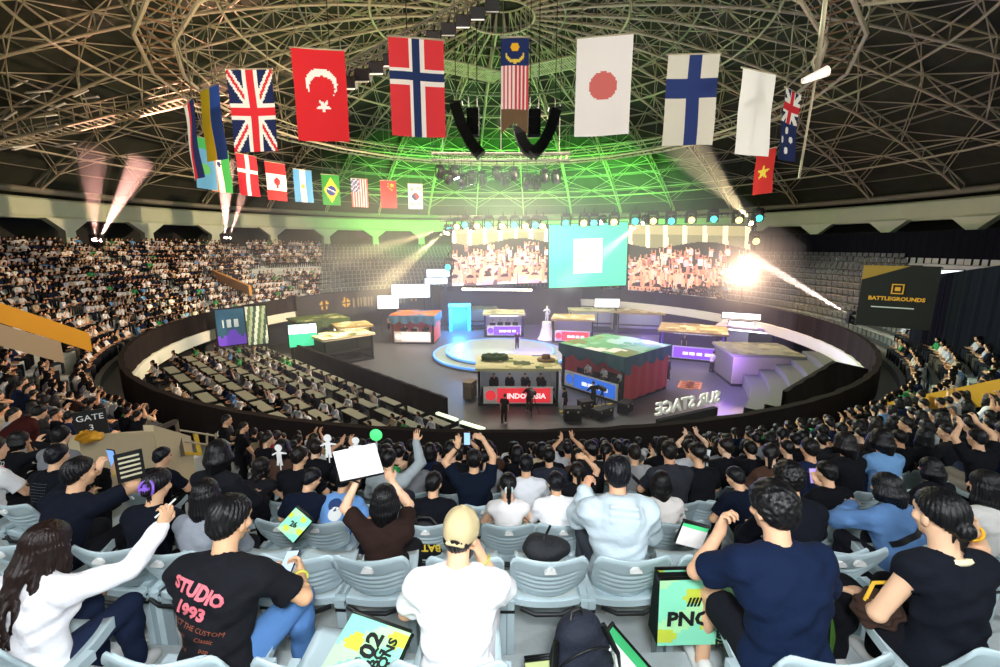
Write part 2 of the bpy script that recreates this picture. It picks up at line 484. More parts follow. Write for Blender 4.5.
for xc, wp, yt, yb, far, fn, lab in FL:
    rf = 21.2 if fn is f_fra else 19.9
    p = at_r(xc, yt, rf, far); dep = proj(p)[2]
    q = at_r(xc, yb, rf, far)
    H = p.z - q.z
    wid = H / 1.68
    if fn is f_mal: wid = .9
    app = wp / FPX * dep
    yaw = math.acos(max(.2, min(1, app / wid)))
    az = math.atan2(p.x, p.y)
    yaw = (yaw if (p.x < 0) == bool(far) else -yaw) - az
    if fn in (f_nor, f_jap, f_mal): yaw = -az
    t = thing('hanging_flag', lab, 'flag', p, yaw, 'national flags hung under the dome')
    nu, nv = (36, 60) if not far else (20, 34)
    ph = xc * .37
    def pos(u, v):
        y = .05 * math.sin(u * 5 + ph + v * 2) * (.3 + v) + .03 * math.sin(v * 7 + ph)
        zz = -H * v
        if fn is f_mal and v > .74: zz += (.5 - abs(u - .5)) * 2 * .13 * H * (v - .74) / .26
        return ((u - .5) * wid, y, zz)
    mb = MB().grid(pos, nu, nv, fn); obj('cloth', mb, M_paint, t)
    mb = MB(); mb.tube([(-wid / 2 - .05, 0, .03), (wid / 2 + .05, 0, .03)], .035, 6); obj('top_rod', mb, M_steel, t)
    zt = (CWZ if not far else CWZ) - p.z
    for s in (-1, 1):
        mb = MB(); mb.tube([(s * wid * .42, 0, .03), (s * wid * .42, 0, max(1., zt))], .012, 4); obj('cord', mb, M_steel2, t)

# ================================================================== HUNG SOUND AND LIGHT GEAR
def line_array(lab, pts, yc, wbox=1.15):
    """curved hang of loudspeaker boxes through pixels pts at depth yc"""
    P = [at_y(x, y, yc) for x, y in pts]
    t = thing('line_array_speaker', lab, 'loudspeaker', P[0], 0, 'loudspeaker clusters hung from the dome')
    n = 11
    for i in range(n):
        f = i / (n - 1) * (len(P) - 1); k = min(int(f), len(P) - 2); fr = f - k
        c = P[k].lerp(P[k + 1], fr) - P[0]
        d = (P[k + 1] - P[k]).normalized(); x = Vector((d.z, 0, -d.x)).normalized()
        R = Matrix((x, Vector((0, 1, 0)), -d)).transposed()
        mb = MB(); mb.box(c, (.75, wbox, .42), R, taper=.9); obj('speaker_box', mb, M_dark, t)
    mb = MB(); mb.box((0, 0, .3), (.9, .9, .12)); mb.tube([(0, 0, .3), (0, 0, 8)], .03, 5); obj('rigging', mb, M_black, t)
line_array('black curved speaker hang just right of the blue-cross red banner', [(456, 108), (462, 126), (470, 142), (479, 153)], 33)
line_array('black curved speaker hang sweeping inward beside the faded disc banner', [(555, 114), (550, 130), (543, 144), (535, 153)], 33)
line_array('black curved speaker hang half behind the brown swallowtail banner', [(519, 132), (522, 141), (527, 149), (533, 153)], 35.5)
for lab, x0, x1, y0, y1 in (('flat black speaker block next to the left-hand curved speaker hang', 467, 479, 110, 136), ('flat black speaker block between brown swallowtail and right-hand curved hang', 528, 540, 111, 136)):
    a, b = at_y(x0, y0, 33.5), at_y(x1, y1, 33.5); c = (a + b) / 2
    t = thing('subwoofer_cluster', lab, 'loudspeaker', c, 0, 'loudspeaker clusters hung from the dome')
    h = (a.z - b.z) / 3
    for i in range(3):
        mb = MB(); mb.box((0, 0, a.z - c.z - h * (i + .5)), (b.x - a.x, .9, h * .96)); obj('speaker_box', mb, M_dark, t)
    mb = MB(); mb.tube([(-.3, 0, a.z - c.z), (-.3, 0, 9)], .03, 5); mb.tube([(.3, 0, a.z - c.z), (.3, 0, 9)], .03, 5); mb.box((0, 0, a.z - c.z + .05), (.8, .5, .1)); obj('rigging', mb, M_black, t)

def box_truss(nm, lab, a, b, w=.5, n=20, m=None, group=None):
    a, b = Vector(a), Vector(b); d = (b - a).normalized(); s = d.cross(Vector((0, 0, 1))).normalized() * w / 2; u = Vector((0, 0, w / 2))
    t = thing(nm, lab, 'truss', a, 0, group); mb = MB(); o = -a
    for i, j in ((1, 1), (1, -1), (-1, 1), (-1, -1)): mb.tube([a + s * i + u * j + o, b + s * i + u * j + o], .05, 5)
    obj('chords', mb, m or M_steel, t)['kind'] = 'stuff'
    mb = MB()
    for i in range(n):
        p, q = a.lerp(b, i / n) + o, a.lerp(b, (i + 1) / n) + o
        mb.tube([p + s - u, q + s + u], .028, 4); mb.tube([p - s + u, q - s - u], .028, 4); mb.tube([p + s + u, q - s + u], .028, 4); mb.tube([p - s - u, p + s - u], .028, 4)
    obj('lattice', mb, m or M_steel, t)['kind'] = 'stuff'
    for f in (.08, .5, .92):
        p = a.lerp(b, f) + o
        mb = MB(); mb.tube([p + u, (p.x, p.y, max(1, dome((Vector((p.x, p.y + a.y - CY, 0)) + Vector((a.x, 0, 0))).length) - 1.5 - a.z))], .02, 4); obj('hoist_chain', mb, M_black, t)
    return t
# moving heads
def moving_head(lab, p, aim, em=None, group=None, s=1.):
    t = thing('stage_light', lab, 'stage light', p, 0, group)
    mb = MB(); mb.box((0, 0, -.05 * s), (.38 * s, .3 * s, .16 * s)); mb.tube([(0, 0, 0), (0, 0, .3 * s)], .03 * s, 5); obj('clamp_base', mb, M_black, t)
    mb = MB()
    for k in (-1, 1): mb.box((k * .22 * s, 0, -.32 * s), (.07 * s, .16 * s, .5 * s))
    mb.box((0, 0, -.1 * s), (.5 * s, .16 * s, .06 * s)); obj('yoke', mb, M_black, t)
    d = Vector(aim).normalized(); q = Vector((0, 0, 1)).rotation_difference(d).to_matrix().to_4x4()
    M = Matrix.Translation((0, 0, -.42 * s)) @ q
    mb = MB().lathe([(.001, -.26 * s), (.13 * s, -.24 * s), (.17 * s, -.05 * s), (.19 * s, .25 * s), (.165 * s, .25 * s), (.15 * s, .2 * s)], n=14, smooth=True); h = obj('lamp_head', mb, M_black, t, M)
    mb = MB().lathe([(.165 * s, .215 * s), (.001, .24 * s)], n=14, smooth=True); obj('lens', mb, em or mat('dead_lens', '30343a', .1), h)
    return t
box_truss('lighting_truss', 'small square truss with dark moving lights hung below the dome centre', at_y(432, 157, 37), at_y(570, 157, 37), .5, 24, mat('truss_dark', '55564c', .6))
rr = random.Random(3)
for i, px in enumerate((440, 449, 455, 462, 471, 482, 497, 505, 514, 527, 536, 545, 556)):
    p = at_y(px, 163 + rr.uniform(-1, 14), 37 + rr.uniform(-.4, .4))
    lit = px in (455, 471)
    moving_head('dark moving light on the small centre truss' if not lit else 'white-lit moving light under the small centre truss, %s' % ('the left one of the lit pair' if px == 455 else 'the right one of the lit pair'), p, (rr.uniform(-.4, .4), rr.uniform(-.5, .2), -1), M_em('e8fff0', 30) if lit else None, None if lit else 'moving lights on the centre truss', 1.5)
    t_ = MB(); t_.tube([(0, 0, .3), (0, 0, at_y(px, 157, 37).z - p.z)], .03, 5); obj('drop_pipe', t_, M_black, bpy.data.objects[[o for o in bpy.data.objects if o.name.startswith('stage_light')][-1].name])
# dark flood lights along a sloping lighting bridge, upper left of the centre
A, Bq = at_y(318, 92, 22), at_y(500, -6, 22)
box_truss('lighting_bridge', 'sloping dark lighting bridge crossing above the two red banners', A, Bq, .7, 24, M_steel2)
for i in range(13):
    p = A.lerp(Bq, (i + .5) / 13) + Vector((0, -.5, -.55))
    t = thing('flood_light', 'hooded black flood light with white face on the sloping bridge', 'flood light', p, 0, 'flood lights on the sloping bridge')
    mb = MB(); mb.box((0, 0, 0), (.62, .4, .5), Matrix.Rotation(.5, 3, 'X')); obj('housing', mb, M_black, t)
    mb = MB(); mb.box((0, -.12, -.27), (.56, .34, .03), Matrix.Rotation(.5, 3, 'X')); obj('face', mb, M_em('fff8ea', .7) if i % 3 else M_white, t)
    mb = MB(); mb.tube([(0, 0, .2), (0, .3, .6)], .04, 5); obj('bracket', mb, M_black, t)

# front light rig above the screens
ta, tb = at_y(440, 219, 49), at_y(765, 214, 46)
box_truss('lighting_truss', 'long horizontal truss of teal and yellow lamps above the big screens', ta, tb, .5, 60, M_steel2)
TEAL, YEL = M_em('3fe8d8', 2.6), M_em('ffe98a', 2.6)
lamps = [(451, 224, 0), (458, 223, 1), (466, 221, 0), (478, 222, 1), (489, 221, 0), (503, 222, 1), (515, 221, 0), (526, 222, 1), (536, 221, 0), (543, 222, 1), (566, 219, 0), (584, 219, 1), (594, 219, 0), (614, 218, 1), (635, 217, 0), (653, 217, 1), (671, 217, 0), (691, 216, 1), (713, 215, 0), (738, 216, 1), (758, 214, 0), (755, 237, 1), (449, 263, 0)]
for px, py, k in lamps:
    f = (px - 440) / 325; p = ta.lerp(tb, f); q = at_y(px, py, p.y - .6)
    moving_head(('teal' if k == 0 else 'yellow') + ' lamp glowing on the long truss above the screens' if py < 230 else ('teal lamp glowing at the lower edge of the left crowd screen' if k == 0 else 'yellow lamp beside the top corner of the right crowd screen'), q + Vector((0, 0, .5)), (-.2, -1, -.12), TEAL if k == 0 else YEL, 'lamps on the long truss' if py < 230 else None, 2.1)

# lamp on a long hanging pole at the upper right
p0, p1, p2 = at_y(827, -12, 15), at_y(817, 70, 15), at_y(799, 178, 15)
t = thing('hanging_pole', 'long pale pole with a white lamp arm hanging beside the starred banner', 'lamp', p1)
mb = MB(); mb.tube([p0 - p1, (0, 0, 0)], .07, 8); obj('upper_pole', mb, M_steel, t)
mb = MB(); mb.tube([(0, 0, 0), p2 - p1], .035, 6); obj('lower_pole', mb, M_steel, t)
a, b = at_y(803, 81, 14.9) - p1, at_y(827, 71, 14.9) - p1
mb = MB(); mb.tube([a, b], [.09, .16], 10); obj('lamp_arm', mb, M_em('fff2e4', .5), t)
mb = MB(); mb.tube([at_y(816, 55, 15) - p1, at_y(812, 62, 15) - p1, at_y(816, 72, 15) - p1], .04, 6); obj('clamp', mb, M_steel, t)
# ================================================================== BIG SCREENS
def crowd_picture(seed, n, tint=1.):
    r = random.Random(seed); ppl = []
    for i in range(n):
        row = r.random() ** .7; x = r.uniform(-.02, 1.02); y = .28 + .62 * row; s = .018 + .055 * row ** 2
        ppl.append((y, x, s, r.choice(['e9b08c', 'd79a78', 'f0c4a4', 'c98a68']), r.choice(['f2ece6', 'e6dcd8', '6b4a42', 'd9c9c0', 'a86a58', 'e8a8b8']), r.uniform(-.5, .5), r.random() < .75, r.uniform(1.5, 3.)))
    ppl.sort(reverse=True)
    def fn(u, v):
        for y, x, s, skin, top, lean, arms, al in ppl:
            dx, dy = (u - x) * 1.55, v - y
            if abs(dx) > 4 * s or dy < -4.5 * s or dy > 5 * s: continue
            if dx * dx + dy * dy < s * s: return '3a2a22' if dy < -.25 * s else skin
            if arms:
                for sg in (-1, 1):
                    if -al * s < dy < 1.2 * s and abs(dx - sg * (1.25 * s + (1.2 * s - dy) * .18 * sg * lean)) < .3 * s: return skin
            if 1. * s < dy < 5 * s and abs(dx) < 1.5 * s: return top
        if v < .26 + .05 * math.sin(u * 7): return 'e8dcb8' if (u * 6.3) % 1 < .22 + .2 * v else ('a8a070' if v < .12 else '86825a')
        return '3c3828' if v < .6 else '57382a'
    return fn
def screen(lab, p00, p10, p01, fn, nu, nv, em):
    """p00 top left, p10 top right, p01 bottom left (world)"""
    t = thing('led_screen', lab, 'screen', (p00 + p10) / 2 + Vector((0, 0, p01.z - p00.z)))
    o = -t.location
    n = (p10 - p00).cross(p01 - p00).normalized()
    if n.y < 0: n = -n
    mb = MB().grid(lambda u, v: p00 + (p10 - p00) * u + (p01 - p00) * v + o, nu, nv, fn, smooth=False)
    obj('display', mb, mat('screen_%g' % em, rough=.4, emit=em, attr=True), t)
    mb = MB()
    cs = [p00, p10, p10 + p01 - p00, p01]
    for i in range(4): mb.bar(cs[i] + o + n * .12, cs[(i + 1) % 4] + o + n * .12, .2)
    obj('frame', mb, M_black, t)['kind'] = 'stuff'
    mb = MB(); c = (cs[0] + cs[2]) / 2 + n * .3 + o; R = Matrix(((p10 - p00).normalized(), n, Vector((0, 0, 1)))).transposed()
    mb.box(c, ((p10 - p00).length, .3, (p01 - p00).length), R); obj('cabinet', mb, M_dark, t)
    return t, o
a, b, c = at_y(452, 227, 54), at_y(549, 225, 55.6), at_y(452, 286, 54)
screen('big screen of a cheering crowd just left of the plain mint screen', a, b, c, crowd_picture(5, 150), 110, 70, 1.25)
a, b, c = at_y(628, 225, 55.6), at_y(752, 226, 48), at_y(628, 294, 55.6)
screen('big screen of a cheering crowd right of the plain mint screen, angled inward', a, b, c, crowd_picture(11, 170), 130, 80, 1.1)
a, b, c = at_y(549, 225, 55.2), at_y(628, 222, 55.2), at_y(549, 288, 55.2)
def mint(u, v):
    if .315 < u < .68 and .235 < v < .78:
        if .35 < u < .64 and (.27 < v < .35 or .385 < v < .45) and not (u > .6 and v < .3): return 'b9c4b4'
        if .36 < u < .42 and .52 < v < .6: return 'b0b8ac'
        if .52 < u < .6 and .5 < v < .6: return 'f6ecc4'
        if .35 < u < .5 and .655 < v < .675 or .35 < u < .62 and .695 < v < .71: return 'a9b0a4'
        return 'fafcf8'
    return '4fdcb0'
screen('mint green screen with a white card, in the middle of three', a, b, c, mint, 76, 68, .95)
# light ledge under the screens
for x0, x1, y, Y in ((462, 532, 289, 53), (650, 690, 298, 53), (694, 742, 301, 49.5)):
    p, q = at_y(x0, y, Y), at_y(x1, y + 1, Y)
    t = thing('light_bar', 'thin bright bar under the %s crowd screen' % {462: 'left', 650: 'right', 694: 'far end of the right'}[x0], 'light bar', p)
    mb = MB(); mb.bar((0, 0, 0), q - p, .28); obj('tube', mb, M_em('fff3dc', 3), t)
    mb = MB(); mb.bar((0, .2, 0), q - p + Vector((0, .2, 0)), .4); obj('casing', mb, M_dark, t)
# stage back wall carrying the screens
mb = MB()
p = [at_y(440, 300, 55.5), at_y(560, 300, 57), at_y(640, 300, 57), at_y(700, 300, 53.5)]
for i in range(3): mb.bar((p[i].x, p[i].y, 2.2), (p[i + 1].x, p[i + 1].y, 2.2), .4, 4.6)
struct('wall_stage_back', mb, M_col('3a3128', .9))

# ================================================================== BEAMS THROUGH THE HAZE
def haze_mat(nm, dens, ball=0):
    m = bpy.data.materials.new(nm); m.use_nodes = True; nt = m.node_tree
    nt.nodes.remove(nt.nodes['Principled BSDF'])
    v = nt.nodes.new('ShaderNodeVolumeScatter'); v.inputs['Density'].default_value = dens
    if ball:
        tc = nt.nodes.new('ShaderNodeTexCoord'); ln = nt.nodes.new('ShaderNodeVectorMath'); ln.operation = 'LENGTH'; mr = nt.nodes.new('ShaderNodeMapRange')
        mr.inputs[1].default_value = 0; mr.inputs[2].default_value = ball; mr.inputs[3].default_value = dens; mr.inputs[4].default_value = 0; mr.interpolation_type = 'SMOOTHSTEP'
        nt.links.new(tc.outputs['Object'], ln.inputs[0]); nt.links.new(ln.outputs['Value'], mr.inputs[0]); nt.links.new(mr.outputs[0], v.inputs['Density'])
    v.inputs['Anisotropy'].default_value = .2
    nt.links.new(v.outputs[0], nt.nodes['Material Output'].inputs['Volume'])
    return m
HZ = haze_mat('stage_haze', .035); HZ2 = haze_mat('beam_haze', .07)
def beam(lab, src, dst, half, power, col, hz=None):
    """a searchlight and the cone of lit haze in front of it"""
    src, dst = Vector(src), Vector(dst); d = dst - src; L = d.length; d.normalize()
    moving_head(lab, src + Vector((0, 0, .35)), d, M_em(col, 40), None, 1.4)
    q = Vector((0, 0, 1)).rotation_difference(d).to_matrix().to_4x4()
    r1 = math.tan(half) * L
    mb = MB().lathe([(.001, .4), (.14, .4), (.14 + r1, L), (.001, L)], n=24)
    o = obj('haze', mb, hz or HZ, None, Matrix.Translation(src) @ q); tag(o, lab.replace('searchlight', 'beam of lit haze from the searchlight'), 'haze', None, 'stuff')
    light('SPOT', 'searchlight_beam', src + d * .45, dst, power, col, spot_size=2.02 * half, spot_blend=.25, shadow_soft_size=.05)
def at_d(px, py, dist):
    d = ray(px, py).normalized(); return CAM + d * dist
for n_, (sx, sy, ex, ey, dist, hw) in enumerate([(95, 240, 92, 150, 47, .14), (99, 240, 142, 160, 47, .11), (226, 238, 225, 160, 56, .12), (229, 238, 252, 165, 56, .09)]):
    s_ = at_d(sx, sy, dist)
    beam('pink searchlight tilting %s on top of the left stand %s' % (('upright', 'sideways')[n_ % 2], ('by the picture edge', 'near the flags')[n_ // 2]), s_, at_d(ex, ey, dist - 4), hw, (260000, 90000, 260000, 320000)[n_], 'ffb9a8', HZ2)
beam('white searchlight on the truss end throwing a beam up over the screens', at_y(752, 222, 45), at_y(680, 140, 34), .09, 60000, 'ffe6b0')
beam('white searchlight on the right parapet aimed at the bright lamp', at_d(853, 317, 38), at_d(748, 255, 40), .06, 200000, 'ffe0d0', HZ2)
beam('white searchlight on the long truss beaming down across the mint screen', at_y(645, 219, 46.5), at_y(560, 288, 42), .10, 60000, 'f4ffe0')
beam('white searchlight on the long truss beaming narrowly down at the mint screen', at_y(603, 219, 47), at_y(556, 256, 43), .07, 9000, 'f4ffe0')
beam('warm searchlight at the truss end beaming down to the left stand', at_y(447, 229, 48), at_y(365, 300, 40), .10, 90000, 'ffe6a0')
beam('warm searchlight at the truss end with the flattest beam over the far stand', at_y(447, 228, 48.3), at_y(330, 262, 42), .07, 80000, 'ffe6a0')
beam('warm searchlight at the truss end with the steepest beam down to the booths', at_y(449, 229, 47.7), at_y(398, 300, 41), .08, 80000, 'ffe6a0')
beam('warm searchlight above the left part of the left crowd screen', at_y(472, 226, 48), at_y(460, 285, 45), .12, 60000, 'ffe6b0')
beam('warm searchlight above the right part of the left crowd screen', at_y(528, 225, 48), at_y(536, 285, 45), .12, 60000, 'ffe6b0')
beam('warm searchlight over the left crowd screen beaming straight down', at_y(500, 226, 48), at_y(497, 290, 46), .22, 60000, 'ffe6b0')
# the glaring lamp at the screen's lower right
L0 = at_d(745, 273, 46)
t = thing('floodlight', 'glaring white round lamp at the lower right of the right crowd screen', 'flood light', L0)
mb = MB().lathe([(.001, .3), (.45, .25), (.62, 0), (.6, -.02)], n=24, smooth=True); obj('housing', mb, M_black, t, Vector((0, 0, 1)).rotation_difference(L0 - CAM).to_matrix().to_4x4())
mb = MB().lathe([(.6, 0), (.4, -.1), (.001, -.15)], n=24, smooth=True); obj('lens', mb, M_em('fff4e4', 120), t, Vector((0, 0, 1)).rotation_difference(L0 - CAM).to_matrix().to_4x4())
mb = MB(); mb.tube([(0, .2, -.4), (0, .2, -4.)], .06, 6); obj('stand_pipe', mb, M_black, t)
light('POINT', 'floodlight_glow', L0 - (L0 - CAM).normalized() * .8, None, 1800, 'ffc088', shadow_soft_size=.5)
# soft ball of haze added for the bloom around the lamp
mb = MB().lathe([(5.5 * math.sin(PI * i / 12) + .001, -5.5 * math.cos(PI * i / 12)) for i in range(13)], n=24, smooth=True)
hg = haze_mat('lamp_bloom_haze', .14, 5.4); o = obj('haze', mb, hg, None, Matrix.Translation(L0 - (L0 - CAM).normalized() * .8)); tag(o, 'haze ball added for the bloom around the glaring round lamp', 'haze', None, 'stuff')
# ================================================================== STAGE, BOOTHS AND FLOOR
SC = Vector((0, 40.1, 0))
t = thing('round_stage', 'low round two-step stage with glowing blue rims in the middle of the floor', 'stage', SC)
top = mat('stage_top', '8c9b8e', .35, vary=.12, bscale=3)
for nm, r, z0, z1 in (('lower_step', 6.15, .02, .3), ('upper_step', 5.0, .3, .55)):
    mb = MB().lathe([(r, z0), (r, z1), (.001, z1)], n=72); p_ = obj(nm, mb, top, t)
    mb = MB().lathe([(r - .16, z1 + .012), (r + .012, z1 + .012), (r + .012, z1 - .14), (r + .01, z1 - .14)], n=72); obj('rim_light', mb, M_em('5a9cff', .9), p_)

def booth(lab, base, w, d, h, yaw, roof, sign_col, txt=None, side='7a4038', sign_h=1.1, back=None, drape=None, sign_tilt=0, side2=None, paint=None):
    """open-fronted team booth; local -y is its front; base = middle of the front edge on the floor"""
    t = thing('team_booth', lab, 'booth', (base.x, base.y, .0), yaw)
    sm = M_col(side, .85); s2 = M_col(side2 or side, .85)
    mb = MB(); mb.box((0, d / 2, .1), (w, d, .2)); obj('plinth', mb, M_dark, t)
    mb = MB(); mb.box((0, d - .06, h / 2 + .1), (w, .12, h - .2)); obj('back_wall', mb, M_col(back or 'b9bcc4', .7), t)
    for k in (-1, 1):
        mb = MB()
        if drape:                                                  # folded cloth hung down the side
            vs = []
            for j in range(25):
                y = d * j / 24; o = .06 * math.sin(j * 1.3)
                vs += [(k * (w / 2 + .05) + o, y, .2), (k * (w / 2 + .05) + o * .4, y, h)]
            mb.add(vs, [(2 * j, 2 * j + 2, 2 * j + 3, 2 * j + 1) for j in range(24)], smooth=True)
        else: mb.box((k * (w / 2 - .05), d / 2, h / 2 + .1), (.1, d - .1, h - .2))
        obj('side_wall', mb, sm if k < 0 else s2, t)
        mb = MB(); mb.box((k * (w / 2 - .08), .08, h / 2), (.14, .14, h - .1)); obj('post', mb, M_dark, t)
    mb = MB(); nu, nv = 20, 14
    r3 = random.Random(lab)
    bl = [(r3.random(), r3.random(), .06 + .12 * r3.random(), r3.choice(roof)) for _ in range(26)]
    def rc(u, v):
        c = roof[0]
        for x, y, rr_, cc in bl:
            if ((u - x) * w / d) ** 2 + (v - y) ** 2 < rr_ * rr_: c = cc
        return c
    mb.grid(lambda u, v: ((u - .5) * (w + .3), v * (d + .3) - .2, h + .12 + .05 * math.sin(u * 9 + v * 4) * math.sin(v * 7)), nu, nv, rc)
    mb.box((0, d / 2, h), (w + .3, d + .3, .16), None, 0, roof[0])
    obj('roof', mb, M_paint, t)['kind'] = 'stuff'
    if drape:
        mb = MB(); n = 40
        vs = []
        P = [(-w / 2 - .2, -.22), (w / 2 + .2, -.22), (w / 2 + .2, d + .1)]
        pts = [(P[0][0] + (P[1][0] - P[0][0]) * i / n, P[0][1]) for i in range(n)] + [(P[1][0], P[1][1] + (P[2][1] - P[1][1]) * i / n) for i in range(n + 1)]
        for i, (x, y) in enumerate(pts):
            dr = .55 + .35 * abs(math.sin(i * .33)) + (.3 if abs(i - n) < 5 else 0); o = .05 * math.sin(i * .9)
            vs += [(x, y, h + .12), (x + (o if i > n else 0), y + (o if i < n else 0), h + .1 - dr)]
        mb.add(vs, [(2 * i, 2 * i + 1, 2 * i + 3, 2 * i + 2) for i in range(len(pts) - 1)], smooth=True); obj('roof_drape', mb, M_col(drape, .9), t)
    mb = MB(); mb.box((0, .55, .95), (w - .4, .6, .06)); obj('desk', mb, M_dark, t)
    if sign_col:
        mb = MB(); mb.box((0, -.06, .2 + sign_h / 2), (w * .86, .1, sign_h)); s_ = obj('sign', mb, M_white, t)
        mb = MB(); mb.box((w * .07, -.12, .2 + sign_h / 2), (w * .66, .03, sign_h * .84)); mb2 = MB()
        obj('sign_panel', mb, M_em(sign_col, .8), s_)
        mb2.add([(-w * .34 + sign_h * .3 * math.cos(i * PI / 10), -.135, .2 + sign_h / 2 + sign_h * .3 * math.sin(i * PI / 10)) for i in range(20)], [tuple(range(20))])
        obj('emblem', mb2, M_em(sign_col, .8), s_)
        if txt:
            M = Matrix.Translation((w * .1, -.145, .2 + sign_h * .45)) @ Matrix.Rotation(PI / 2, 4, 'X')
            lettering(txt, sign_h * .42, M_em('ffffff', .9), s_, M, bold=.012)
        else:
            mb = MB()
            for i, x in enumerate((-.16, -.06, .05, .17)): mb.box((w * (x + .08), -.145, .2 + sign_h * .45), (w * .08, .02, sign_h * .22))
            obj('lettering', mb, M_em('ffffff', .9), s_)['kind'] = 'stuff'
    return t
camo = ['c9c79a', '7d8a55', 'a6a36e', '4f5f3c', 'dcd6ae']
sand = ['b9a66e', 'd8cc98', '93845a', 'e8dfb8']
BO = []
BO.append(booth('booth with a red INDONESIA sign and mossy sand-coloured roof in front of the round stage', at_z(518, 406), 5.1, 3.3, 2.4, 0, camo, 'e2303c', 'INDONESIA', 'b9bcc0', back='c6c8d0'))
b4 = at_z(590, 395)
BO.append(booth('large booth draped in dark blue and red with green roof and blue sign', b4, 5.2, 5.2, 3.1, -math.radians(50), ['6fae7c', 'a6d0b4', 'e6e4dc', '7d8a55', '8fc09a'], '2f6fe0', None, 'c23a34', drape='2f5560', back='d84f58'))
BO.append(booth('booth with white sign and red and blue draped roof left of the stage', at_z(413, 344), 4.4, 3.6, 2.9, -.05, ['c8643c', '4d86a8', 'd9803f', '3d6a88'], 'f2e6e2', None, 'c8563a', drape='3d6e8c', back='d8508a'))
BO.append(booth('booth with purple sign and pale roof behind the round stage', at_z(504, 337), 4.4, 3.4, 2.5, 0, ['c9c79a', 'e3dfc4', '8f9468'], '7a3fe0', None, '8a4ff0', back='d0d0d8'))
BO.append(booth('purple draped booth with a sandy roof behind the blue-signed booth', at_z(690, 361), 5.4, 4.4, 2.5, -.42, sand, '8a4ff0', None, '7a45e0', drape=None, back='57405e'))
BO.append(booth('purple and white booth beneath the two bright white strips at the right of the floor', at_z(742, 357), 4.6, 3.6, 2.6, -.65, ['d9d2e6', '9a7be0', 'f4f2f8'], 'a680ff', None, '7a45e0', back='e8e4f6'))
BO.append(booth('booth with small red and white sign and sandy roof right behind the stage', at_z(572, 343), 4.2, 3.6, 2.4, -.2, sand, 'e04848', None, 'b8a878', back='c8c8cc'))
BO.append(booth('pale back-row booth with camouflage roof left of the white board', at_y(592, 324, 51.5) * 1 + Vector((0, 0, 0)), 5.2, 2.8, 2.4, -.1, camo, None, None, 'c9c8c0', back='dfe4ee'))
BO.append(booth('pale back-row booth with brown roof right of the white board', at_y(640, 326, 50.0), 5.0, 2.8, 2.4, -.25, sand, None, None, 'c9c8c0', back='cfd8e6'))
BO.append(booth('yellow-walled small booth with sandy roof by the black divider wall', at_z(357, 353), 3.0, 2.6, 2.5, .55, sand, None, None, 'd9c23a', back='e6d23c'))
BO.append(booth('cream camouflage-roofed booth against the black divider wall beside the green one', at_z(345, 368) + Vector((0, 1.5, 0)), 4.4, 3.0, 2.3, .75, ['ddd6b0', 'f0ead0', '6d7850', 'b8b080'], None, None, '3c4a34', back='38452f'))
BO.append(booth('green-draped camouflage booth with pale patches beside the small score screen', at_z(326, 350), 4.6, 3.4, 2.9, .7, ['55683c', 'c8c890', '8a9860', '3c4a2c'], None, None, '35502e', drape='3f5a34', back='2f4a2a'))
BO.append(booth('olive-roofed booth turned away, at the right end of the floor', at_z(742, 372), 4.6, 4.0, 2.3, PI - .12, ['8f9278', 'a7a684', '76785f'], None, None, '5f6152', back='b9b694'))
BO.append(booth('dim booth with dark blue and white panels behind the purple-signed booth', at_y(480, 318, 53), 4.2, 2.6, 2.4, .1, ['6d7a6a', '8f9a7c', '55604c'], None, None, '4a6478', back='9fb4c4'))
# dressing on the booth roofs and the crew's gear on the floor
b0 = BO[0].location
t = thing('wreath', 'dark green wreath lying on the sandy roof over the red INDONESIA sign', 'wreath', (b0.x - 1.5, b0.y + 1.9, 2.72))
mb = MB(); mb.tube([(.75 * math.cos(2 * PI * i / 24), .45 * math.sin(2 * PI * i / 24), .03 * math.sin(i * 2.3)) for i in range(24)], .16, 8, closed=True); obj('ring', mb, M_col('2f4a2c', .9), t)
mb = MB()
for i in range(9): mb.box((.75 * math.cos(i * .7), .45 * math.sin(i * .7), .14), (.22, .14, .1), Matrix.Rotation(i, 3, 'Z'))
obj('leaves', mb, M_col('4c6a34', .9), t)['kind'] = 'stuff'
t = thing('prop_hat', 'small brown hat prop on the right end of the sandy roof over the INDONESIA sign', 'prop', (b0.x + 1.9, b0.y + 1.7, 2.6))
mb = MB().lathe([(.6, 0), (.58, .06), (.3, .08)], n=20, smooth=True); obj('brim', mb, M_col('7a6238', .9), t)
mb = MB().lathe([(.32, .05), (.26, .34), (.001, .4)], n=20, smooth=True); obj('crown', mb, M_col('6a5430', .9), t)
for i, (px, py, w_, h_, lab) in enumerate(((572, 420, 1.0, .8, 'black road case beside the crew member between the two signs'), (585, 414, .8, .9, 'tall black road case before the blue sign'), (602, 417, 1.3, .6, 'low wide black road case at the end of the yellow floor line'), (625, 412, 1.0, .7, 'black road case near the big letters on the floor'), (470, 398, .9, 1.2, 'brown upright case left of the red INDONESIA sign'))):
    c = at_z(px, py); t = thing('road_case', lab, 'case', c, .3 * i)
    mb = MB(); mb.box((0, 0, h_ * .4), (w_, .6, h_ * .7)); obj('body', mb, M_dark if i < 4 else M_col('6a5a44', .8), t)
    mb = MB(); mb.box((0, 0, h_ * .87), (w_ + .02, .62, h_ * .24)); obj('lid', mb, M_black if i < 4 else M_col('7a6a50', .8), t)
    for k in (-1, 1):
        mb = MB(); mb.box((k * w_ * .3, -.32, h_ * .75), (.1, .03, .12)); obj('latch', mb, M_steel, t)
        mb = MB(); mb.tube([(k * w_ * .4, -.2, .05), (k * w_ * .4, .2, .05)], .05, 8); obj('caster', mb, M_black, t)
# seated players behind the signs are added with the people

